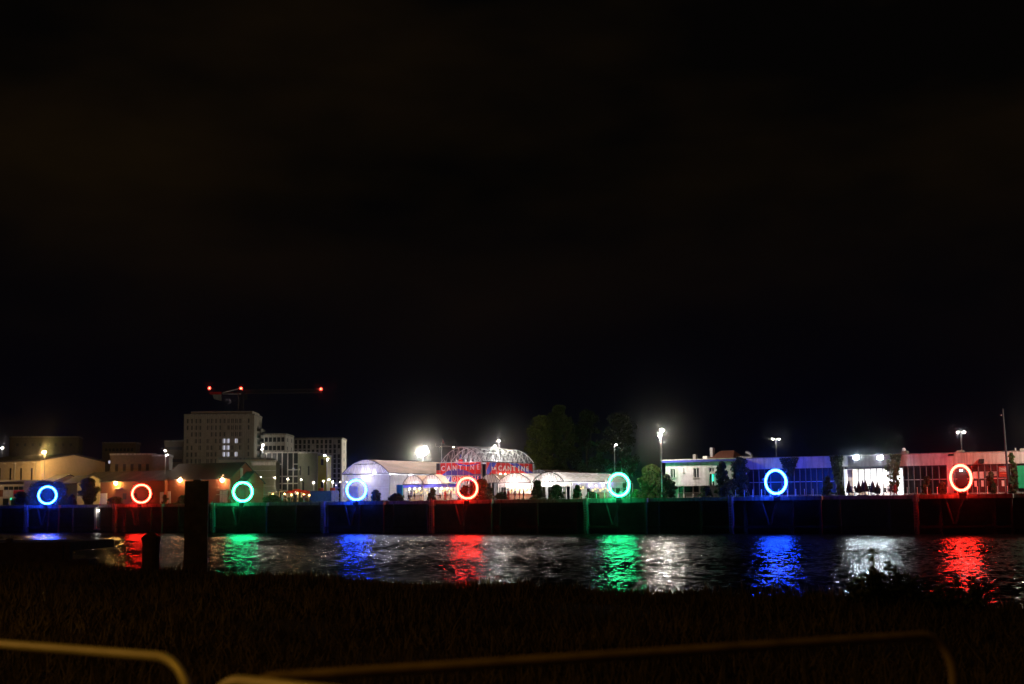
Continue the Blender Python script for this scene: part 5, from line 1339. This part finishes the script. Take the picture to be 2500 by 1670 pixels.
def weed(px, ytop, d, label, stems=5, spread=.35, leafn=26):
    c = near_xy(px, ytop, d); z0 = 2.95; h_ = c.z - z0
    o = wthing('tall_weed', label, 'plant', c.x, c.y, z0, random.uniform(0, 6), 'tall weeds on the bank edge')
    m = MB(); tips = []
    for k in range(stems):
        a = random.uniform(0, 6.28); hh_ = h_ * (1 if k == 0 else random.uniform(.45, .85)); r = spread * (0.1 if k == 0 else random.random())
        pts = [(0, 0, 0), (r * .5 * math.cos(a), r * .5 * math.sin(a), hh_ * .5), (r * math.cos(a), r * math.sin(a), hh_)]
        m.path(pts, [.018, .014, .008], 4); tips.append(pts)
    m.build('stem', M['leafd'], o)
    P_ = []; 
    for pts in tips:
        for _ in range(leafn):
            t = random.random(); a, b_ = (pts[0], pts[1]) if t < .5 else (pts[1], pts[2]); tt = (t % .5) * 2
            P_.append([a[i] + (b_[i] - a[i]) * tt for i in range(3)])
    P_ = np.array(P_); n = len(P_); out_ = rng.normal(size=(n, 3)) * np.array([1, 1, .55]); out_ /= np.linalg.norm(out_, axis=1)[:, None]
    ln = (.10 + .12 * rng.random((n, 1))) * (1.25 - .6 * (P_[:, 2:3] / h_)); sd = np.cross(out_, rng.normal(size=(n, 3))); sd /= np.linalg.norm(sd, axis=1)[:, None]
    vv = np.stack([P_, P_ + out_ * ln * .5 + sd * .038, P_ + out_ * ln, P_ + out_ * ln * .5 - sd * .038], 1).reshape(-1, 3)
    npmesh('leaves', vv, np.arange(4 * n).reshape(-1, 4), M['leafd'], o)
for a in ((2130, 1338, 26, 'tallest leafy weed rising before the white reflection', 5, .3, 34), (2166, 1372, 26, 'second tallest weed right of the tallest one', 5, .3, 30), (2100, 1400, 26, 'low weed at the left of the weed cluster', 6, .35, 30), (2122, 1385, 25.5, 'dense weed at the foot of the tallest one', 9, .4, 40),
          (2150, 1392, 26, 'bushy weed in the middle of the cluster', 9, .4, 40), (2186, 1384, 26, 'narrow weed right of the second tallest one', 6, .3, 30), (2205, 1396, 26, 'broad weed at the right of the cluster', 8, .5, 36), (2080, 1412, 26, 'leftmost small weed of the cluster', 4, .25, 24),
          (2235, 1408, 26, 'low weed between the white and red reflections', 6, .5, 30), (2330, 1412, 25, 'low weed before the red reflection', 7, .5, 30), (2372, 1405, 25, 'thin weed right of the red reflection', 5, .4, 26), (2290, 1425, 25, 'small weed left of the red reflection centre', 5, .4, 24)):
    weed(*a)

def barrier(p0, p1, label, tube='galv'):
    p0, p1 = Vector(p0), Vector(p1); d = p1 - p0; L_ = d.length; a = math.atan2(d.y, d.x)
    o = wthing('crowd_barrier', label, 'barrier', p0.x, p0.y, 3.35, a, 'steel crowd barriers')
    T = M[tube]; r = .17; t = 1.1; pts = [(0, 0, .12), (0, 0, t - r)]
    for k in range(1, 8): b = R(180 - 90 * k / 8); pts.append((r + r * math.cos(b), 0, t - r + r * math.sin(b)))
    pts.append((r, 0, t)); pts.append((L_ - r, 0, t))
    for k in range(1, 8): b = R(90 - 90 * k / 8); pts.append((L_ - r + r * math.cos(b), 0, t - r + r * math.sin(b)))
    pts += [(L_, 0, t - r), (L_, 0, .12)]
    MB().path(pts, .019, 12).build('frame_tube', T, o, True)
    MB().tube((0, 0, .2), (L_, 0, .2), .014, 8).build('bottom_rail', T, o, True)
    n = int(L_ / .125)
    for k in range(1, n): x = L_ * k / n; MB().tube((x, 0, .2), (x, 0, t if r < x < L_ - r else t - .04), .0038, 6).build('bar', M['dark'], o)
    for x in (.25, L_ - .25): MB().path([(x, -.3, 0), (x, -.24, .09), (x, 0, .13), (x, .24, .09), (x, .3, 0)], .015, 6).build('foot', T, o)
barrier((-1.19, 5.3, 0), (-3.25, 6.72, 0), 'crowd barrier at the lower left, lit amber')
barrier((-.92, 4.62, 0), (1.81, 6.0, 0), 'long dim crowd barrier across the lower right', 'darktube')
barrier((-1.0, 4.72, 0), (.9, 3.1, 0), 'nearest crowd barrier, only its corner showing at the bottom')
# the sodium street lamp that lights the near bank, behind the viewer
o = wthing('street_lamp', 'sodium street lamp on the near bank behind the viewer', 'street lamp', -5.6, 1.0, 3.3)
MB().path([(0, 0, 0), (0, 0, 5.0)], [.09, .05], 10).build('pole', M['galv'], o); MB().path([(0, 0, 5.0), (.3, .1, 5.25), (.9, .4, 5.3)], .035, 6).build('arm', M['galv'], o)
hd = MB().box(.7, 1.2, .3, .55, 5.28, 5.4).build('lamp_head', M['galv'], o); MB().sphere((.95, .42, 5.24), .1, 10, 6, .5).build('bulb', M['e_warm'], hd)
lamp(hd, (.95, .42, 5.05), 560, (1, .42, .012), .12)
o = wthing('street_lamp', 'added sodium lamp out of view brightening the farther bank grass', 'street lamp', -27, 12, 3.1)  # second lamp added out of frame to lift the farther grass
MB().path([(0, 0, 0), (0, 0, 9.0)], [.11, .06], 10).build('pole', M['galv'], o); MB().path([(0, 0, 9.0), (.4, .2, 9.3), (1.3, .6, 9.35)], .04, 6).build('arm', M['galv'], o)
hd = MB().box(1.0, 1.6, .5, .8, 9.33, 9.47).build('lamp_head', M['galv'], o); MB().sphere((1.3, .65, 9.28), .12, 10, 6, .5).build('bulb', M['e_warm'], hd)
lamp(hd, (1.3, .65, 9.0), 4200, (1, .46, .10), .15)
# ------------------------------------------------------------------ thin haze added to stand in for lens glow around lamps
HAZE = .00012
def haze():
    m = bpy.data.materials.new('glow_haze'); m.use_nodes = True; n = m.node_tree.nodes; n.clear()
    v = n.new('ShaderNodeVolumePrincipled'); v.inputs['Color'].default_value = (.95, .97, 1, 1); v.inputs['Density'].default_value = HAZE; v.inputs['Anisotropy'].default_value = .9962
    o = n.new('ShaderNodeOutputMaterial'); m.node_tree.links.new(v.outputs[0], o.inputs['Volume'])
    b = MB().box(-1900, 1900, -500, 2900, -8, 130).build('haze', m); tag(b, 'thin added haze that spreads a glow around the lamps', 'haze', kind='stuff')
haze()
